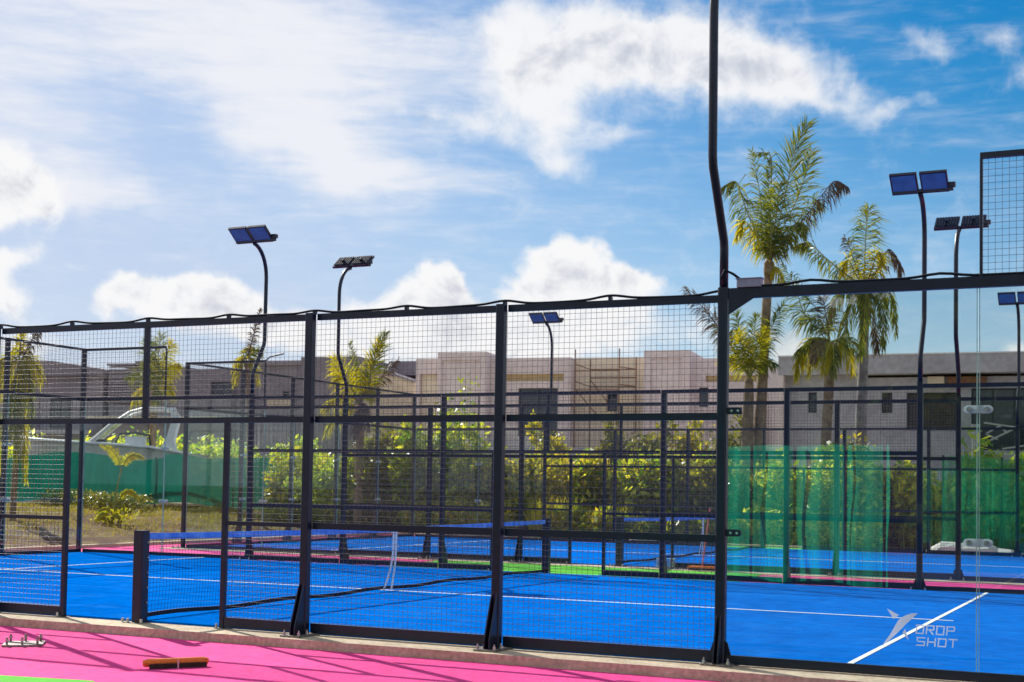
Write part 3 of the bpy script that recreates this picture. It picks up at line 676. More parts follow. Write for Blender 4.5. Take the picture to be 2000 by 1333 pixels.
# the bank of bushes behind the rear court, from left to right
HG = 'bushes along the bank behind the rear court'
bank = [  # x, y, width, depth, height, leaves, size, material, label
 (-15.6,26.6,2.8,1.6,2.6,3200,.085,'leafg','green bush at the left end of the bank, behind the leaning young palm'),
 (-13.2,27.4,2.4,1.6,2.9,3000,.08,'leafd','dark olive bush left of the central yellow palm'),
 (-11.2,27.2,2.5,1.8,3.1,3400,.085,'leafg','tall green bush behind the left corner of the rear court'),
 (-9.2,27.4,2.2,1.6,2.3,2800,.08,'leafd','dull green bush behind the second foreground post'),
 (-10.0,25.9,3.0,.9,1.0,2200,.07,'leafb','low bright green bush at the foot of the bank, under the net band'),
 (-7.4,27.6,2.3,1.6,2.15,2800,.08,'leafy','yellow green bush behind the tall grass clump'),
 (-6.0,25.9,2.2,.9,.9,2200,.07,'leafy','low yellow bush at the foot of the bank beside the grass'),
 (-5.5,27.4,2.1,1.6,2.15,2800,.08,'leafr','rust and yellow bush below the scaffold'),
 (-3.6,27.4,2.2,1.7,2.2,3000,.08,'leafr','brown and red bush right of the scaffold'),
 (-3.0,25.9,3.0,.9,.8,2000,.07,'leafg','low green bush at the foot of the bank behind the rear net'),
 (-1.7,27.4,2.1,1.7,2.1,2800,.08,'leafd','dark brown bush behind the foreground mast'),
 (0.2,27.4,2.3,1.7,2.2,3000,.08,'leafb','bright green bush below the small palm'),
 (2.2,27.4,2.2,1.7,2.15,2800,.08,'leafd','dark bush between the green netting and the palm with skirt'),
 (4.2,26.4,2.3,1.2,2.05,2800,.08,'leafy','sunlit bush above the left end of the green screen'),
 (6.0,26.2,2.6,1.2,2.45,3600,.085,'leafb','bright leafy bush above the green screen near the right edge'),
 (8.0,27.4,2.2,1.6,2.2,2400,.08,'leafb','leafy bush outside the right edge of the green screen'),
 (0.6,25.9,3.2,.9,.85,2000,.07,'leafb','low bright green bush at the foot of the bank behind the right glass'),
]
for (x,y,w,d,h,n,sz,mm,lb) in bank:
    shrub('bush', lb, (x,y,gh(x,y)), lumps(w,d,h,3), n, sz, M[mm], group=HG)
# small trees and taller shrubs in front of the buildings
def small_tree(label, x, y, h, w, n, sz, mm, cat='tree'):
    t = thing('small_tree', label, cat, (x,y,gh(x,y)))
    L = [(random.uniform(-.3,.3)*w, random.uniform(-.3,.3)*w, h*z, w*.42*s, w*.4*s, h*.17) for z, s in ((.5,.8),(.62,1.1),(.75,1),(.9,.6),(.68,.9))]
    v, f = leaf_quads(leaf_points(n, L, .3), sz)
    link('crown', npmesh('crown', v, f, M[mm]), t)
    b = MB().tube([(0,0,-.1),(.04,0,h*.4),(-.03,.02,h*.8)], [.05,.035,.012], 6)
    for k in range(4):
        a = k*1.7; b.tube([(.03,0,h*(.35+.1*k)),(math.cos(a)*w*.35,math.sin(a)*w*.3,h*(.5+.1*k))], [.02,.008], 5)
    b.build('trunk', M['stem'], t); return t
small_tree('small bushy tree under the window of the beige building', -9.0, 30.0, 3.2, 1.3, 1100, .10, 'leafy')
small_tree('slim small tree left of the scaffold base', -7.2, 31.0, 3.3, 1.2, 900, .10, 'leafr')
small_tree('rusty leaved small tree below the scaffold', -5.6, 30.6, 3.2, 1.6, 1300, .10, 'leafr')
small_tree('green small tree right of the scaffold, by the dark pier', -4.3, 30.8, 3.3, 1.1, 1000, .10, 'leafy')
small_tree('thin reddish small tree left of the foreground mast', -2.7, 30.0, 3.3, 1.2, 700, .09, 'leafr')
small_tree('loose leafy small tree before the sunlit gable', -13.0, 31.0, 4.8, 1.6, 420, .09, 'leafg')
small_tree('yellow green small tree behind the shade netting at left', -18.6, 30.0, 2.6, 2.6, 1800, .10, 'leafb')
small_tree('dense pale green small tree at the left corner of the rear court', -13.6, 24.2, 2.3, 1.7, 2000, .075, 'leafg')
shrub('bush', 'trimmed yellow green hedge bush behind the boat', (-28.5,35.0,gh(-28.5,35)), lumps(9,1.4,2.75,6), 5200, .10, M['leafb'], 'hedge')
shrub('bush', 'trimmed green hedge bush left of the boat', (-37.5,35.0,gh(-37.5,35)), lumps(7,1.4,2.6,5), 3600, .10, M['leafb'], 'hedge')
shrub('bush', 'rounded dark bush at the foot of the grey house by the small palm', (0.3,31.5,gh(.3,31.5)), lumps(1.8,1.0,2.7,2), 1500, .09, M['leafd'])
for (x,y,w,h,n_,mm,lb) in ((-20.6,22.8,2.6,.65,1500,'leafd','low dark scrub at the foot of the left netting'),(-16.85,18.7,.9,.55,220,'frondy','tuft of yellow leaves round the foot of the young palm'),(-23.5,24.2,2.4,.6,1000,'leafd','low scrub under the boat bow')):
    shrub('bush', lb, (x,y,gh(x,y)), lumps(w,.8,h,3), n_, .055, M[mm], asp=.28)
# trees added out of view to darken the mirror image in the front glass
for k_, (x,y,h_) in enumerate(((-9,-27,7.5),(-3,-29,8.5),(3,-28,7.8),(9,-29,8.8),(15,-27,7.6),(21,-28,8.2))):
    t = thing('backdrop_tree', 'dense broad tree added behind the camera to darken the front glass reflection', 'tree', (x,y,-.16), 0, 'trees added behind the camera for the glass reflection')
    v, f = leaf_quads(leaf_points(5000, [(0,0,h_*.55,3.2,2.2,h_*.36),(1.2,.3,h_*.7,2.2,1.8,h_*.28),(-1.4,-.2,h_*.4,2.3,2,h_*.35),(0,0,1.4,3.4,1.8,1.6)], .25), .55, .4, .75)
    link('crown', npmesh('crown', v, f, M['leafm']), t); MB().tube([(0,0,-.2),(.1,0,h_*.35),(0,0,h_*.7)], [.22,.17,.06], 8).build('trunk', M['stem'], t)
# tall grass clump
for (x, y, w, n, h, lb) in ((-6.8,25.9,1.5,420,1.25,'tall yellow grass clump before the bushes'),(-5.0,26.0,1.0,240,1.05,'short yellow grass clump at the foot of the rust bush'),(-2.2,26.1,.6,120,.8,'small yellow grass tuft behind the foreground mast')):
    v, f = blades(n, w, .6, h, .16); o = link('grass_clump', npmesh('grass_clump', v, f, M['grass']), None, (x,y,gh(x,y))); tag(o, lb, 'grass')
# dry grass on the left bank
n = 44000; gx = rng.uniform(-34,-12.6,n); gy = rng.uniform(6,30,n)
keep = rng.random(n) < np.clip((-13.9-gx)/2.2, .02, 1); gx = gx[keep]; gy = gy[keep]; n = len(gx)
v, f = blades(n, 0, 0, .12, .05, .010); gz = ground_h(gx, gy)
v = v.reshape(n,6,3)+np.stack([gx,gy,gz],1)[:,None,:]; v = v.reshape(-1,3)
o = link('dry_grass', npmesh('dry_grass', v, f, M['dry']), None, kind='stuff')

# ------------------------------------------------------------------ palms
def frond_mesh(base, tip, arch, L=.55, nl=34, droop=.5, side=None, start=.14, wd=.0145):
    T = np.linspace(start, 1.0, nl)
    if tip is None:                                     # base is a list of points along the midrib
        Q = np.array(base, float); Q = np.vstack([2*Q[0]-Q[1], Q, 2*Q[-1]-Q[-2]]); ns = len(Q)-3
        def B(t):
            u = min(t*ns, ns-1e-6); i = int(u); u -= i; a, b, c, d = Q[i:i+4]
            return .5*(2*b+(c-a)*u+(2*a-5*b+4*c-d)*u*u+(3*b-a-3*c+d)*u**3)
        D = lambda t: B(min(1, t+.02))-B(max(0, t-.02))
    else:
        base = np.array(base, float); tip = np.array(tip, float); ctl = (base+tip)/2+np.array([0,0,arch])
        B = lambda t: (1-t)**2*base+2*t*(1-t)*ctl+t*t*tip
        D = lambda t: 2*(1-t)*(ctl-base)+2*t*(tip-ctl)
    view = np.array([.25+.3*random.uniform(-1,1), -1.0, .15]) if side is None else np.array(side, float)
    vs = []; fs = []
    for t in T:
        p = B(t); d = D(t); d /= np.linalg.norm(d)
        pr = np.cross(d, view); pr /= np.linalg.norm(pr)+1e-9
        ll = L*(math.sin(math.pi*(.16+.74*t))**.75)*random.uniform(.62,1.18)
        for s in (-1,1):
            if random.random() < .13: continue
            flat_k = max(0.0, 1.0-abs(d[2]))
            a = s*pr*(1.0-.45*t)+d*(.55+.7*t)+np.array([0,0,-.45*flat_k])+np.array([0,0,-droop*random.uniform(.6,1.2)])+rng.normal(size=3)*.19
            a /= np.linalg.norm(a); a2 = a+np.array([0,0,-droop*.9]); a2 /= np.linalg.norm(a2)
            w = np.cross(a, view+rng.normal(size=3)*.35); w /= np.linalg.norm(w)+1e-9; w = w*wd*random.uniform(.7,1.2)
            ll *= 1.12; m_ = p+a*ll*.55; e = m_+a2*ll*.5; o = len(vs)
            vs += [p-w*.5, p+w*.5, m_+w, m_-w, e+w*.08, e-w*.08]; fs += [(o,o+1,o+2,o+3),(o+3,o+2,o+4,o+5)]
    rp = [B(t) for t in np.linspace(0,1,9)]
    return vs, fs, rp
def palm(label, x, y, trunk, k, crown, fronds, tm='trunk', shaft=None, z0=None):
    """trunk: list of (du, dv, radius); fronds: (u, v, depth, arch, leaflet length, droop, kind); all in steps of 1/k metre from the crown"""
    zb = gh(x,y) if z0 is None else z0
    t = thing('palm_tree', label, 'palm tree', (x,y,zb))
    cz = crown
    pts = [(u/k, 0, cz-v/k) for u, v, r in trunk]; rr = [r for u, v, r in trunk]
    if pts[0][2] > -.1: pts.insert(0, (pts[0][0]*1.04, 0, -.15)); rr.insert(0, rr[0]*1.15)      # down to the ground
    fine = []; fr = []
    for i in range(len(pts)-1):
        m_ = max(2, int(abs(pts[i+1][2]-pts[i][2])/.12))
        for j in range(m_):
            a = j/m_; fine.append(tuple(pts[i][q]*(1-a)+pts[i+1][q]*a for q in range(3))); fr.append((rr[i]*(1-a)+rr[i+1]*a)*(1+.05*(j%2)))
    fine.append(pts[-1]); fr.append(rr[-1])
    MB().tube(fine, fr, 10).build('trunk', M[tm], t, True)
    if shaft:
        MB().tube([(0,0,cz-shaft),(0.02,0,cz-shaft*.55),(0,0,cz-.02),(0,0,cz+.12)], [.12,.19,.16,.06], 10).build('crownshaft', M['shaft'], t, True)
    for (u, v, dep, arch, L, dr, kd) in fronds:
        fm = {'g':'frond','y':'frondy','d':'frondd'}[kd]
        bx = (random.uniform(-.05,.05), random.uniform(-.05,.05), cz+random.uniform(-.05,.08))
        if isinstance(u, list):                         # midrib points, depth grows along it
            pl = [bx]+[(a/k, dep*(i+1)/len(u), cz-b/k) for i, (a, b) in enumerate(u)]
            vs, fs, rp = frond_mesh(pl, None, 0, L, int(v*1.2), dr, None, .14, .0165)
        else: vs, fs, rp = frond_mesh(bx, (u/k, dep, cz-v/k), arch, L, int(30+46*math.hypot(u/k,v/k)/2.5), dr*1.15)
        o = link('frond', npmesh('frond', vs, fs, M[fm]), t)
        MB().tube(rp, [.028,.025,.022,.019,.016,.013,.010,.007,.004], 5, False).build('rachis', M['rachisd' if kd == 'd' else 'rachis'], o)
    return t
K = 64.0
# tall palm
palm('tallest coconut palm with upright fronds against the sky', -1.62, 30.0, [(-16,330,.20),(-12,250,.165),(-6,120,.145),(0,0,.13)], K, 7.95, [
 ([(14,-50),(36,-145),(48,-205),(74,-262)], 84, -.2, 0, .72, .15, 'g'), ([(22,-60),(52,-120),(70,-175),(78,-215)], 64, .2, 0, .60, .35, 'g'),
 ([(2,-60),(3,-130),(5,-192)], 60, -.4, 0, .42, .25, 'g'), ([(5,-192),(-8,-212),(-26,-214)], 22, -.3, 0, .26, .7, 'g'),
 ([(-14,-45),(-20,-135),(-38,-222)], 60, .1, 0, .40, .55, 'g'), ([(-12,-40),(-38,-85),(-54,-132),(-67,-164),(-98,-152)], 84, -.1, 0, .62, 1.5, 'g'),
 ([(-10,-30),(-30,-62),(-44,-80),(-56,-50)], 54, -.5, 0, .60, 1.3, 'y'), ([(14,-25),(60,-72),(108,-132),(128,-150),(152,-136)], 66, .0, 0, .55, 2.0, 'd'),
 ([(20,-35),(54,-80),(84,-118),(92,-112)], 64, .3, 0, .55, 1.0, 'g'), ([(10,-30),(40,-60),(66,-70),(76,-46)], 54, -.4, 0, .5, 1.2, 'g'),
 ([(8,-40),(22,-92),(30,-140)], 60, -.7, 0, .60, .5, 'g'), ([(-4,-40),(-14,-90),(-22,-135)], 52, .5, 0, .5, .6, 'g'), ([(10,10),(24,26),(34,52)], 34, -.3, 0, .42, .8, 'y')], shaft=.55)
# rear grey-trunked palm with a spear frond and a skirt of hanging fronds
palm('palm with grey trunk and single upright spear frond, behind the skirted palm', 0.75, 32.6, [(-6,250,.17),(-2,150,.15),(0,0,.15)], 61.0, 7.3, [
 ([(0,-60),(2,-110),(7,-150)], 70, .0, 0, .72, .9, 'g'), ([(-40,-28),(-76,-60),(-104,-88),(-130,-84)], 76, -.3, 0, .55, 1.3, 'g'),
 ([(20,-25),(42,-70),(62,-44),(64,-14)], 54, .2, 0, .5, 1.7, 'd'), ([(14,-30),(28,-62),(36,-40)], 46, -.4, 0, .5, .8, 'y'), ([(-16,-22),(-30,-52),(-40,-30)], 44, -.2, 0, .45, .9, 'y'),
 ([(-18,-40),(-32,-80),(-42,-100)], 34, .3, 0, .36, .8, 'd'), ([(-26,-6),(-52,26),(-66,76)], 60, -.3, 0, .58, 1.1, 'g'), ([(-10,4),(-28,60),(-38,130)], 66, -.5, 0, .62, 1.0, 'g'),
 ([(6,6),(4,60),(0,138)], 66, -.6, 0, .60, 1.0, 'g'), ([(22,0),(36,50),(38,120)], 66, -.2, 0, .60, 1.1, 'g'), ([(30,-6),(50,30),(58,92)], 60, .1, 0, .5, 1.2, 'g'), ([(-4,10),(14,70),(20,120)], 50, .3, 0, .6, 1.0, 'd')], 'trunkg')
palm('low palm with a brown skirt of hanging fronds before the grey house', 0.50, 29.0, [(-8,175,.15),(-4,90,.14),(0,0,.16)], 66.0, 5.35, [
 ([(-18,-40),(-50,-55),(-64,-100),(-88,-150)], 80, -.2, 0, .55, 1.0, 'g'),([(-30,-10),(-52,20),(-62,66)], 56, -.3, 0, .55, 1.0, 'y'),(-40,60,-.2,.75,.55,.7,'y'),(-60,20,-.3,.6,.55,.7,'g'),(45,55,-.2,.7,.55,.7,'y'),(60,20,-.2,.6,.55,.7,'g'),(-5,60,-.7,.6,.5,.6,'y'),
 (-20,-90,.2,.1,.5,.6,'d'),(15,65,-.6,.5,.5,.7,'g'),(-25,40,-.7,.6,.5,.6,'d')])
palm('short double palm beside the trunk of the tallest palm', -2.10, 29.6, [(-2,85,.18),(0,40,.16),(0,0,.13)], 65.0, 4.35, [
 (-125,-180,-.2,.35,.50,.65,'d'),(-30,-130,.1,.1,.4,.45,'g'),(14,-125,.0,.1,.4,.4,'g'),(62,-145,.3,.25,.4,.6,'g'),(-75,-110,.2,.35,.45,.6,'g'),(35,-95,-.1,.2,.4,.5,'y'),(-50,-40,-.3,.5,.45,.7,'y'),(50,-30,.2,.5,.4,.7,'g'),(-16,-90,-.4,.2,.4,.4,'y')])
palm('yellow fronded palm right of the third foreground post', -13.55, 26.0, [(0,220,.13),(0,110,.12),(0,0,.14)], 66.0, 3.95, [
 ([(22,-50),(38,-100),(60,-146)], 66, -.1, 0, .46, .2, 'g'),([(18,-40),(32,-90),(48,-128)], 56, -.15, 0, .46, .2, 'y'),(-58,-95,-.2,.25,.55,.45,'y'),(-75,10,-.3,.65,.55,.7,'y'),(-40,-60,-.4,.4,.55,.55,'y'),(45,-20,-.3,.55,.5,.6,'y'),(75,-92,.3,.1,.35,.45,'d'),(-45,-135,.4,.05,.25,.4,'g'),(-70,60,-.3,.7,.55,.8,'y'),(35,50,-.4,.5,.5,.7,'d'),(-20,-80,.4,.3,.5,.5,'y'),(10,70,-.5,.4,.5,.7,'d')])
palm('thin young palm with drooping yellow fronds and bare brown spear, by the left mast', -16.45, 24.0, [(16,270,.10),(10,120,.09),(0,0,.08)], 66.0, 4.95, [
 (30,-105,.0,.05,.18,.5,'d'),(-24,52,-.2,.85,.40,.75,'y'),(38,48,-.2,.8,.40,.75,'y'),(-5,45,-.4,.7,.35,.7,'y'),(20,-20,.3,.3,.3,.5,'g'),(-12,-30,.2,.2,.3,.5,'y')])
palm('round headed yellowish palm behind the boat', -27.6, 33.0, [(0,160,.13),(0,0,.14)], 48.5, 4.5, [
 (-18,-95,-.1,.1,.6,.4,'g'),(8,-110,.1,.1,.6,.4,'g'),(40,-90,.0,.3,.6,.5,'y'),(66,-50,-.2,.5,.6,.6,'y'),(60,15,-.3,.8,.6,.8,'y'),(-55,-30,-.2,.5,.6,.6,'g'),(-35,30,-.4,.7,.6,.7,'y'),(20,-60,-.5,.4,.6,.5,'g'),(-30,-70,.3,.3,.6,.5,'g'),(30,25,-.5,.6,.6,.7,'g')])
palm('palm with bare arching leaflets at the left edge of the picture', -17.8, 16.0, [(-6,300,.085),(-2,200,.08),(2,60,.07),(0,0,.07)], 74.0, 4.15, [
 (4,-62,.0,.1,.22,.3,'y'),(48,-62,.0,.25,.30,.9,'d'),(70,40,-.2,.75,.5,.75,'y'),(45,75,-.3,.7,.5,.8,'y'),(-50,20,-.2,.6,.5,.7,'y'),(-30,-30,.2,.3,.4,.6,'y'),(60,120,-.3,.9,.5,.8,'g'),(-40,90,-.3,.8,.5,.8,'y'),(20,190,-.3,.5,.45,.9,'g'),(40,230,-.2,.6,.45,.9,'y'),(-15,210,-.3,.5,.4,.9,'y'),(10,150,-.4,.4,.4,.9,'g'),(-30,150,-.2,.6,.4,.9,'g')])
# sprout with feathered yellow leaves
def feather(b_, c_, e_, L):
    vs = []; fs = []; B = lambda t: (1-t)**2*b_+2*t*(1-t)*c_+t*t*e_
    for t in np.linspace(.22, 1, 30):
        p = B(t); d = 2*(1-t)*(c_-b_)+2*t*(e_-c_); d = d/np.linalg.norm(d); pr = np.cross(d, (.2,-1,.25)); pr /= np.linalg.norm(pr)
        for sg in (-1,1):
            a = sg*pr*.8+d*.75+np.array([0,0,-.55])+rng.normal(size=3)*.12; a /= np.linalg.norm(a); w = np.cross(a, (.1,-1,.2)); w = w/np.linalg.norm(w)*.022
            ll = L*math.sin(math.pi*(.12+.80*t))*random.uniform(.8,1.15); o = len(vs); m_ = p+a*ll*.5; q = p+a*ll+np.array([0,0,-.05*ll])
            vs += [p-w*.6,p+w*.6,m_+w,m_-w,q+w*.1,q-w*.1]; fs += [(o,o+1,o+2,o+3),(o+3,o+2,o+4,o+5)]
    return vs, fs, [B(t) for t in np.linspace(0,1,9)]
sx, sy = -16.75, 18.5
sp = thing('coconut_sprout', 'spindly young palm with yellow leaves before the green netting', 'plant', (sx,sy,gh(sx,sy)))
MB().tube([(0,0,-.1),(.08,0,.5),(.10,0,.95),(.25,0,1.5)], [.035,.028,.02,.016], 6).build('stem', M['rachis'], sp, True)
for pts_, w_, mm in (([(.25,0,1.4),(.22,0,2.10),(-.42,-.1,2.20)],.085,'frondy'),([(.25,0,1.4),(.38,0,2.15),(1.12,-.1,1.84)],.085,'frondy'),([(.10,0,.55),(.45,0,1.25),(1.08,-.2,.72)],.065,'frondy'),
                     ([(.03,0,.3),(-.2,0,.6),(-.45,-.1,.35)],.05,'frondy'),([(0,0,.15),(.2,-.1,.45),(.4,-.2,.2)],.05,'frondy'),([(0,0,.2),(-.15,-.2,.5),(-.3,-.3,.15)],.05,'leafy'),([(0,0,.1),(-.3,-.1,.35),(-.55,-.1,.1)],.05,'frondy')):
    b_, c_, e_ = [np.array(p) for p in pts_]
    vs, fs, rp = feather(b_, c_, e_, w_*2.2)
    o = link('frond', npmesh('frond', vs, fs, M[mm]), sp); MB().tube(rp, [.012]*5+[.008]*4, 5, False).build('rachis', M['rachis'], o)

# ------------------------------------------------------------------ buildings
def facade(parent, name, x0, x1, z0, z1, y, m, depth=.25, openings=(), back=6.0):
    """front wall at local y with real openings (reveals) and a box body behind; openings: (xa, xb, za, zb)"""
    b = MB(); xs_ = sorted({x0,x1,*[o[0] for o in openings],*[o[1] for o in openings]}); zs_ = sorted({z0,z1,*[o[2] for o in openings],*[o[3] for o in openings]})
    for i in range(len(xs_)-1):
        for j in range(len(zs_)-1):
            cx, cz = (xs_[i]+xs_[i+1])/2, (zs_[j]+zs_[j+1])/2
            if any(o[0] < cx < o[1] and o[2] < cz < o[3] for o in openings): continue
            b.quad((xs_[i],y,zs_[j]),(xs_[i+1],y,zs_[j]),(xs_[i+1],y,zs_[j+1]),(xs_[i],y,zs_[j+1]))
    for (a,c,d,e) in openings:
        b.quad((a,y,d),(a,y,e),(a,y+depth,e),(a,y+depth,d)); b.quad((c,y,d),(c,y+depth,d),(c,y+depth,e),(c,y,e))
        b.quad((a,y,e),(c,y,e),(c,y+depth,e),(a,y+depth,e)); b.quad((a,y,d),(a,y+depth,d),(c,y+depth,d),(c,y,d))
    b.quad((x0,y,z0),(x0,y+back,z0),(x0,y+back,z1),(x0,y,z1)); b.quad((x1,y,z0),(x1,y,z1),(x1,y+back,z1),(x1,y+back,z0))
    b.quad((x0,y,z1),(x1,y,z1),(x1,y+back,z1),(x0,y+back,z1)); b.quad((x0,y+back,z0),(x1,y+back,z0),(x1,y+back,z1),(x0,y+back,z1))
    return b.build(name, M[m], parent, fix=False)
def window(parent, xa, xb, za, zb, y, mull=0, m='window', fr=.06):
    b = MB(); b.box(xa,xb,y,y+.05,zb-fr,zb); b.box(xa,xb,y,y+.05,za,za+fr); b.box(xa,xa+fr,y,y+.05,za+fr+.001,zb-fr-.001); b.box(xb-fr,xb,y,y+.05,za+fr+.001,zb-fr-.001)
    for k in range(mull):
        x = xa+(xb-xa)*(k+1)/(mull+1); b.box(x-fr/2,x+fr/2,y+.002,y+.048,za+fr+.001,zb-fr-.001)
    w = b.build('window', M['frame'], parent)
    MB().box(xa+fr,xb-fr,y+.02,y+.03,za+fr,zb-fr).build('pane', M[m], w); return w
# beige block in the middle
zg = .3
B1 = thing('beige_building', 'wide beige and mauve house with flat parapets and scaffold, behind the bushes', 'building', (-24.15,48,0), R_(8))
facade(B1, 'wall', 0, 1.39, zg, 7.70, .35, 'mauve', openings=[(.20,1.20,1.0,6.95)])
MB().box(.20,1.20,.61,.66,1.0,6.95).build('recess_panel', M['beige'], B1)
facade(B1, 'pier', 1.391, 3.90, zg, 7.93, -.35, 'mauve', openings=[(1.62,3.55,1.0,7.55)], depth=.08)
MB().box(1.62,3.55,-.265,-.22,1.0,7.55).build('recess_panel', M['mauve'], B1)
facade(B1, 'wall', 3.901, 7.90, zg, 7.68, .35, 'mauve', openings=[(4.45,7.55,6.55,6.90),(5.30,7.28,3.9,6.22)])
MB().box(4.45,7.55,.61,.66,6.55,6.90).build('recess_panel', M['ochre'], B1)
window(B1, 5.30,7.28,3.9,6.22,.53,1)
facade(B1, 'wall', 7.901, 11.61, zg, 7.72, 1.10, 'beige', openings=[(9.50,10.03,5.15,6.02)])
window(B1, 9.50,10.03,5.15,6.02,1.30)
facade(B1, 'pier', 11.611, 13.75, zg, 7.87, -.45, 'mauve', openings=[(11.95,13.40,1.0,7.50)], depth=.08)
MB().box(11.95,13.40,-.365,-.32,1.0,7.50).build('recess_panel', M['mauve'], B1)
facade(B1, 'wall', 13.751, 17.0, zg, 7.55, .35, 'mauve', openings=[(14.35,16.7,6.45,6.75),(14.05,14.50,5.3,6.20)])
MB().box(14.35,16.7,.61,.66,6.45,6.75).build('recess_panel', M['ochre'], B1)
window(B1, 14.05,14.50,5.3,6.20,.53)
for (a, b_) in ((5.9,6.9),(7.2,8.9),(3.6,5.0)):
    MB().box(a,b_,-.6,-.45,zg,3.35).build('low_wall', M['grey'], B1)
# scaffold
sc = thing('scaffold', 'rusty tube scaffold with plank decks against the beige wall', 'scaffold', (-24.15,48,0), R_(8))
for (x, y, z1) in ((8.36,-.55,7.95),(10.47,-.55,7.98),(8.75,.80,7.6),(10.98,.80,7.70)):
    MB().tube([(x,y,zg-.1),(x,y,z1)], .03, 6).build('standard', M['rust'], sc)
for z in (7.12,6.72,6.30):
    MB().tube([(8.75,.80,z),(10.98,.80,z)], .028, 6).build('ledger', M['rust'], sc)
for z in (6.95,6.05):
    MB().tube([(8.36,-.55,z),(10.47,-.55,z)], .026, 6).build('ledger', M['rust'], sc)
for z in (7.12,6.30):
    MB().tube([(8.36,-.55,z+.15),(8.75,.80,z)], .022, 6).build('transom', M['rust'], sc)
    MB().tube([(10.47,-.55,z),(10.98,.80,z)], .022, 6).build('transom', M['rust'], sc)
MB().tube([(8.75,.70,6.66),(10.4,.70,4.6)], .024, 6).build('brace', M['rust'], sc)
MB().tube([(8.36,-.50,6.1),(9.4,-.50,4.9)], .024, 6).build('brace', M['rust'], sc)
for k in range(4): MB().box(8.40,10.95,-.5+k*.3,-.5+k*.3+.26,6.02-.08,6.02-.035).build('plank', M['plank'], sc)
# grey house at right
B2 = thing('grey_house', 'grey flat roofed house behind the palms with small dark windows', 'building', (-5.15,45,0), R_(4))
facade(B2, 'wall', 0, 3.3, zg, 6.22, .45, 'grey', openings=[(1.12,1.47,4.70,5.55)], back=9)
window(B2, 1.12,1.47,4.70,5.55,.62)
facade(B2, 'wall', 3.301, 14, zg, 6.12, .55, 'grey', openings=[(4.05,4.47,4.68,5.52),(5.02,7.05,3.98,5.50),(7.5,9.9,3.2,5.65)], back=9)
window(B2, 4.05,4.47,4.68,5.52,.72,m='brownwin')
window(B2, 5.02,7.05,3.98,5.50,.72,1,'brownwin'); window(B2, 7.5,9.9,3.2,5.65,.72,2,'window')
r = MB().box(-.02,14.02,-.10,9.6,6.23,6.98).build('parapet', M['grey'], B2)
MB().box(-.06,14.06,-.14,9.64,6.981,7.03).build('coping', M['white'], r)
MB().box(-.015,.19,-.09,9.5,zg,6.229).build('side_wall', M['mauve'], B2)  # paler than the grey walls, the sunlit end painted into its colour
MB().box(5.85,6.49,.30,.549,5.70,6.119).build('beam_end', M['sandr'], B2)
MB().box(6.6,8.08,.25,.549,5.74,6.10).build('beam_end', M['rust'], B2)
# dark houses at left
B3 = thing('dark_house', 'dark grey house left of the central palms with sunlit sand gable', 'building', (-31.5,50,0), R_(8))
facade(B3, 'wall', -3.2, -.53, zg, 7.72, .3, 'dgrey', openings=[(-1.75,-1.35,5.4,6.35)], back=7)
window(B3, -1.75,-1.35,5.4,6.35,.47)
MB().box(-3.25,-.531,.1,7.2,7.721,7.98).build('parapet', M['dgrey'], B3)
facade(B3, 'wall', -.529, 2.75, zg, 8.13, -.1, 'dgrey', back=7)
MB().prism([(2.76,zg),(5.84,zg),(5.84,6.75),(3.3,7.55),(2.76,7.72)], .2, 7.0, 'y').build('gable_wall', M['sandr'], B3)
MB().prism([(2.76,7.721),(3.3,7.551),(5.84,6.751),(5.84,6.86),(3.3,7.68),(2.76,7.85)], .1, 7.1, 'y').build('roof_edge', M['dgrey'], B3)
MB().box(3.6,5.3,2.0,5.0,7.3,8.05).build('roof_box', M['dgrey'], B3)
MB().box(-4.9,-3.26,.9,7.5,zg,7.6).build('rear_wall', M['dgrey'], B3)
MB().box(-2.6,-1.1,.2,.29,5.55,5.9).build('awning', M['sandr'], B3)
MB().tube([(-3.0,.6,8.0),(-2.7,.6,8.25),(-1.9,.6,8.4)], .05, 6).build('roof_pipe', M['steel'], B3)
B4 = thing('slatted_house', 'dark flat roofed house with horizontal slat screen behind the boat', 'building', (-31.5,50,0), R_(8))
facade(B4, 'wall', -12.55, -4.95, zg, 7.62, .5, 'dgrey', openings=[(-6.2,-4.9,6.2,6.9)], back=7)
window(B4, -6.2,-4.96,6.2,6.9,.67,1)
for k in range(14):
    MB().box(-12.5,-8.6,.30,.34,5.75+k*.15,5.75+k*.15+.09).build('slat', M['dgrey'], B4)
MB().box(-12.6,-9.1,.25,7.3,7.84,7.95).build('roof_slab', M['dgrey'], B4)
MB().box(-11.25,-10.5,1.0,5.0,7.951,8.15).build('roof_box', M['dgrey'], B4)
MB().box(-13.4,-5.0,-.8,.49,4.75,4.95).build('canopy', M['sandr'], B4)
B5 = thing('sloping_roof_house', 'dark house with low sloping roof at the left edge', 'building', (-31.5,50,0), R_(8))
MB().prism([(-24,zg),(-13.0,zg),(-13.0,7.30),(-24,7.30)], .6, 7.5, 'y').build('wall', M['dgrey'], B5)
MB().prism([(-24.5,7.301),(-12.7,7.301),(-12.7,7.62),(-16.0,8.12),(-20.5,8.22),(-24.5,8.12)], .1, 8.0, 'y').build('roof', M['dgrey'], B5)
for a in (-19.0,-16.4): window(B5, a, a+1.3, 4.4, 6.0, .545, 1)
MB().box(-20,-13.2,-.5,.59,4.0,4.2).build('canopy', M['grey'], B5)

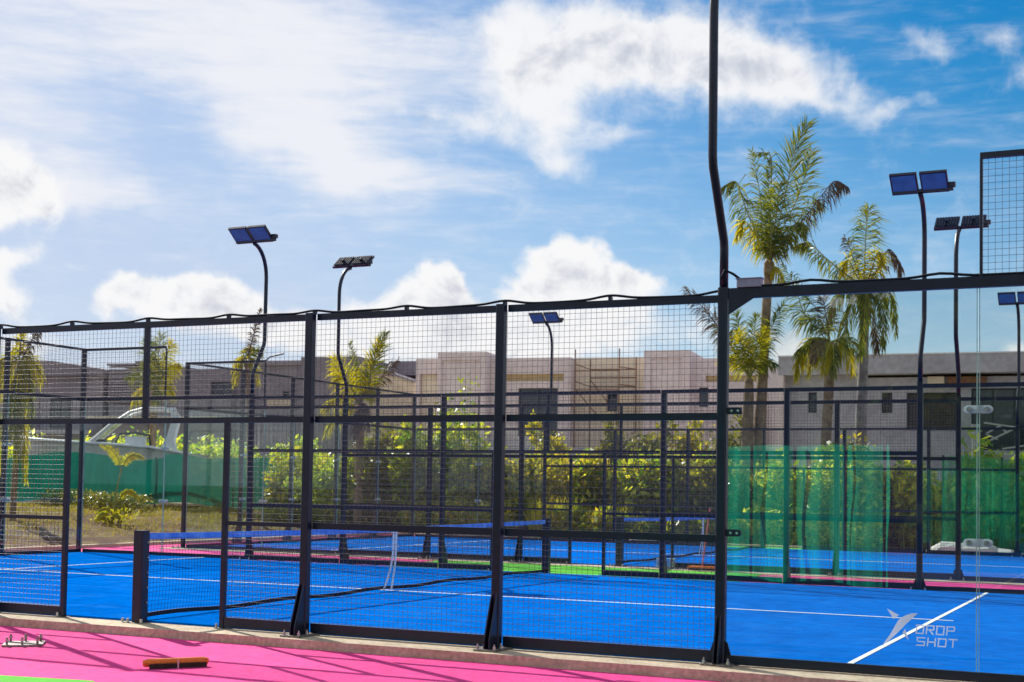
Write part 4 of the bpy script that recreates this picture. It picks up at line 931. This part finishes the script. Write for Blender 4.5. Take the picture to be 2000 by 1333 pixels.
# ------------------------------------------------------------------ white balustrade at right
wr = thing('timber_balustrade', 'white timber crossed railing with square post at the right edge', 'railing', (10,34,0))
def stick(p, q, r=.035): MB().tube([p,q], r, 4).build('brace', M['cream'], wr)
MB().bbox(-6.20,-5.97,-.12,.12,gh(4,34),3.62,.02).build('column', M['cream'], wr)
for (p, q) in (((-5.85,0,3.67),(-3.5,0,3.32)),((-5.85,0,2.70),(-3.5,0,2.70)),((-5.80,.03,3.32),(-5.35,.03,3.60)),((-5.80,.03,3.32),(-5.45,.03,3.15)),((-5.80,-.03,3.05),(-4.88,-.03,3.52)),((-5.45,.06,3.57),(-5.15,.06,3.36)),((-5.8,.03,2.45),(-5.2,.03,2.75)),((-4.7,0,2.65),(-4.0,0,3.4)),((-5.3,-.03,2.86),(-4.4,-.03,3.0))): stick(p, q)

# ------------------------------------------------------------------ shade netting
def shade_net(label, loc, rz, x0, x1, ztop, zbot, m, amp, freq, posts, name='shade_netting'):
    t = thing(name, label, 'shade net', loc, rz); n = int((x1-x0)*14); k = 8; vs = []; fs = []
    for i in range(n+1):
        x = x0+(x1-x0)*i/n; a, b = zbot(x), ztop(x)
        for j in range(k+1):
            s = j/k; yv = amp*(math.sin(x*freq)+.6*math.sin(x*freq*2.3+1)+.4*math.sin(x*freq*.37+2))*(1-.55*s)+amp*.5*math.sin(s*7+x*.8)
            vs.append((x, yv, a+(b-a)*s))
    for i in range(n):
        for j in range(k): o = i*(k+1)+j; fs.append((o,o+k+1,o+k+2,o+1))
    me = bpy.data.meshes.new('netting'); me.from_pydata(vs, [], fs); me.materials.append(m)
    for p in me.polygons: p.use_smooth = True
    link('netting', me, t)
    for x in posts: MB().tube([(x,.12,zbot(x)-.3),(x,.12,ztop(x)+.05)], .03, 6).build('stake', M['steel'], t)
    return t
shade_net('dark green shade netting sagging in front of the boat', (-22,26,0), R_(15), -6.2, 4.6,
          lambda x: 2.22-.16*math.sin((x+1.0)*.9)*(1 if x < .6 else .3)+(.18 if -.2 < x < 2.2 else 0)*math.sin((x+.2)/2.4*math.pi), lambda x: .62+.10*math.sin(x*1.3), M['netgreen'], .035, 1.6, (-5.5,-3.0,.3,3.0))
shade_net('green shade screen hanging in folds behind the rear court at right', (0,24.95,0), 0, 4.2, 12.0,
          lambda x: 2.35+.05*math.sin(x*3), lambda x: .02+.04*math.sin(x*2.1), M['netgreen3'], .06, 7.0, (4.2,5.6,7.0,9.0,11.0))
shade_net('green shade screen on the pad beside the camera, mirrored in the glass', (5.36,-11.2,0), R_(14), -6.5, 0.0,
          lambda x: 2.17+.01*math.sin(x*5), lambda x: -.06+.03*math.sin(x*4), M['netgreen2'], .07, 9.0, (-2.4,-1.6,-.7,-.04))

# ------------------------------------------------------------------ boat
bt = thing('motor_boat', 'white motor boat with open windscreen and swept arch behind the green netting', 'boat', (-22.58,31.2,0), R_(37)); bt.scale = (.91,1,1)
hull = MB(); secs = []
for x, hw, zt, zk in ((-8.2,.05,2.95,2.2),(-7.2,.55,2.88,1.4),(-6.0,.95,2.82,1.0),(-4.5,1.15,2.76,.85),(-3.0,1.2,2.68,.8),(-1.4,1.2,2.45,.8),(-.7,1.15,2.42,.85)):
    secs.append([(x,-hw,zt),(x,-hw*.92,zt-.35),(x,-hw*.75,zk+.4),(x,0,zk),(x,hw*.75,zk+.4),(x,hw*.92,zt-.35),(x,hw,zt)])
vs = [p for s_ in secs for p in s_]; fs = []
for i in range(len(secs)-1):
    for j in range(6): fs.append((7*i+j,7*i+j+1,7*i+7+j+1,7*i+7+j))
    fs.append((7*i+6,7*i,7*i+7,7*i+13))
fs.append(tuple(range(42,49)))
hull.add(vs, fs).build('hull', M['gel'], bt)
MB().tube([(-8.2,-.06,2.93),(-7.2,-.58,2.86),(-6,-.98,2.80),(-4.5,-1.18,2.74),(-3,-1.23,2.66),(-1.4,-1.23,2.43)], .05, 6).build('rub_rail', M['white'], bt)
for sy in (-1,1):
    MB().prism([(-2.55,2.72),(-2.02,2.60),(-2.10,2.95),(-1.88,3.86),(-2.06,4.10),(-2.30,4.05),(-2.18,3.75),(-2.35,3.1)], sy*1.06, sy*1.06+.10*sy, 'y').build('arch_leg', M['white'], bt)
MB().prism([(-2.50,4.04),(-2.05,4.06),(-2.06,4.14),(-2.55,4.12)], -1.05, 1.05, 'y').build('arch_top', M['white'], bt)
ws = MB()
for sy in (-1,1): ws.tube([(-5.3,sy*1.0,2.80),(-4.55,sy*.9,3.45),(-3.85,sy*.85,3.92),(-3.3,sy*.9,4.08),(-2.4,sy*1.0,4.10)], [.09,.08,.06,.05,.05], 6)
ws.build('windscreen_frame', M['gel'], bt)
MB().quad((-5.2,-.95,2.84),(-5.2,.95,2.84),(-3.95,.8,3.86),(-3.95,-.8,3.86)).build('windscreen', M['bottle'], bt, fix=False)
MB().tube([(-4.35,-.9,2.80),(-4.2,-.9,3.12),(-3.6,-.9,3.18),(-3.05,-.9,3.10),(-3.0,-.9,2.72)], .045, 6).build('seat_frame', M['window'], bt)
MB().bbox(-4.0,-3.2,-.85,-.35,2.70,3.05,.08).build('seat', M['white'], bt)
MB().bbox(-5.4,-4.7,-.7,.7,2.74,2.92,.1).build('dash', M['window'], bt)

# ------------------------------------------------------------------ white sheet heaps, brooms, bottles, loose plate
def heap(label, x, y, prof, d):
    n = len(prof); vs = []; fs = []
    for i, (px, pz) in enumerate(prof):
        for j in range(7):
            s = j/6*2-1; vs.append((px, s*d, pz*(1-s*s)**.7+.015*math.sin(i*2.1+j*1.7)*(1-s*s)))
    for i in range(n-1):
        for j in range(6): o = i*7+j; fs.append((o,o+7,o+8,o+1))
    me = bpy.data.meshes.new('sheet_heap'); me.from_pydata(vs, [], fs); me.materials.append(M['geo'])
    o = link('sheet_heap', me, None, (x,y,-.095)); tag(o, label, 'heap', 'white covered heaps behind the rear court'); return o
heap('long white covered heap before the green screen', 4.65, 23.85, [(-.90,0),(-.55,.22),(-.30,.37),(-.05,.38),(.22,.33),(.55,.34),(.80,.36),(1.0,.24),(1.30,.22),(1.55,.10),(1.80,0)], .4)
heap('small white covered heap in the middle, behind the rear net post', -3.45, 23.85, [(-.55,0),(-.3,.14),(-.1,.26),(.15,.30),(.35,.28),(.5,.12),(.62,0)], .35)
def broom(label, loc, rz, L, pole=None):
    t = thing('broom', label, 'broom', loc, rz)
    n = 2600; c = np.c_[rng.uniform(-L/2,L/2,n), rng.uniform(-.026,.026,n), rng.uniform(.012,.056,n)]
    dr = np.c_[rng.normal(0,.25,n), np.sign(rng.normal(size=n))*rng.uniform(.1,1,n), rng.uniform(.1,1,n)]; dr /= np.linalg.norm(dr,axis=1)[:,None]
    ax = np.cross(dr, rng.normal(size=(n,3))); ax /= np.linalg.norm(ax,axis=1)[:,None]
    v = np.stack([c-ax*.003, c+ax*.003, c+dr*.014+ax*.002, c+dr*.014-ax*.002],1).reshape(-1,3); f = np.arange(4*n).reshape(-1,4)
    link('bristles', npmesh('bristles', v, f, M['orange']), t)
    MB().tube([(-L/2-.01,0,.045),(-L/2+.03,0,.047),(L/2-.03,0,.047),(L/2+.01,0,.045)], [.022,.032,.032,.022], 10).build('brush', M['orange'], t, True)
    MB().bbox(-L/2+.03,L/2-.01,-.052,-.036,.004,.040,.004).build('block', M['darkwood'], t)
    MB().bbox(.0,.012,-.056,-.0525,.0,.068,.001).build('band', M['bolt'], t)
    if pole: MB().tube([(0,0,.07),pole], .014, 8).build('pole', M['redpole'], t)
    return t
broom('orange bristle broom head without handle lying on the pink floor', (2.10,-2.02,-.10), math.atan2(.45,.25)-.16, .50)
broom('orange broom with upright pink pole at the edge of the rear court', (1.80,12.80,-.02), .0, .52, (.06,.25,1.12))
bp = thing('bottle_pack', 'small pack of clear water bottles beside the standing broom', 'bottles', (1.10,12.82,-.02))
for i in range(5):
    for j in range(2):
        b = MB().tube([(i*.075-.15,j*.075,.0),(i*.075-.15,j*.075,.12),(i*.075-.15,j*.075,.15),(i*.075-.15,j*.075,.17)], [.032,.033,.015,.013], 8).build('bottle', M['bottle'], bp, True)
        MB().tube([(i*.075-.15,j*.075,.171),(i*.075-.15,j*.075,.19)], .015, 6).build('cap', M['bluecap'], b)
lp = thing('anchor_plate', 'loose steel base plate with upright anchor bolts on the pink floor', 'metal plate', (-.02,-1.52,-.10), R_(38))
MB().bbox(-.17,.17,-.17,.17,.0,.018,.01).build('plate', M['plate'], lp)
for sx_ in (-.13,0,.13):
    for sy_ in (-.13,.13):
        b = MB().tube([(sx_,sy_,.018),(sx_,sy_,.082)], .010, 6).build('anchor_bolt', M['plate'], lp)
        MB().tube([(sx_,sy_,.05),(sx_,sy_,.066)], .018, 6).build('nut', M['bolt'], b)
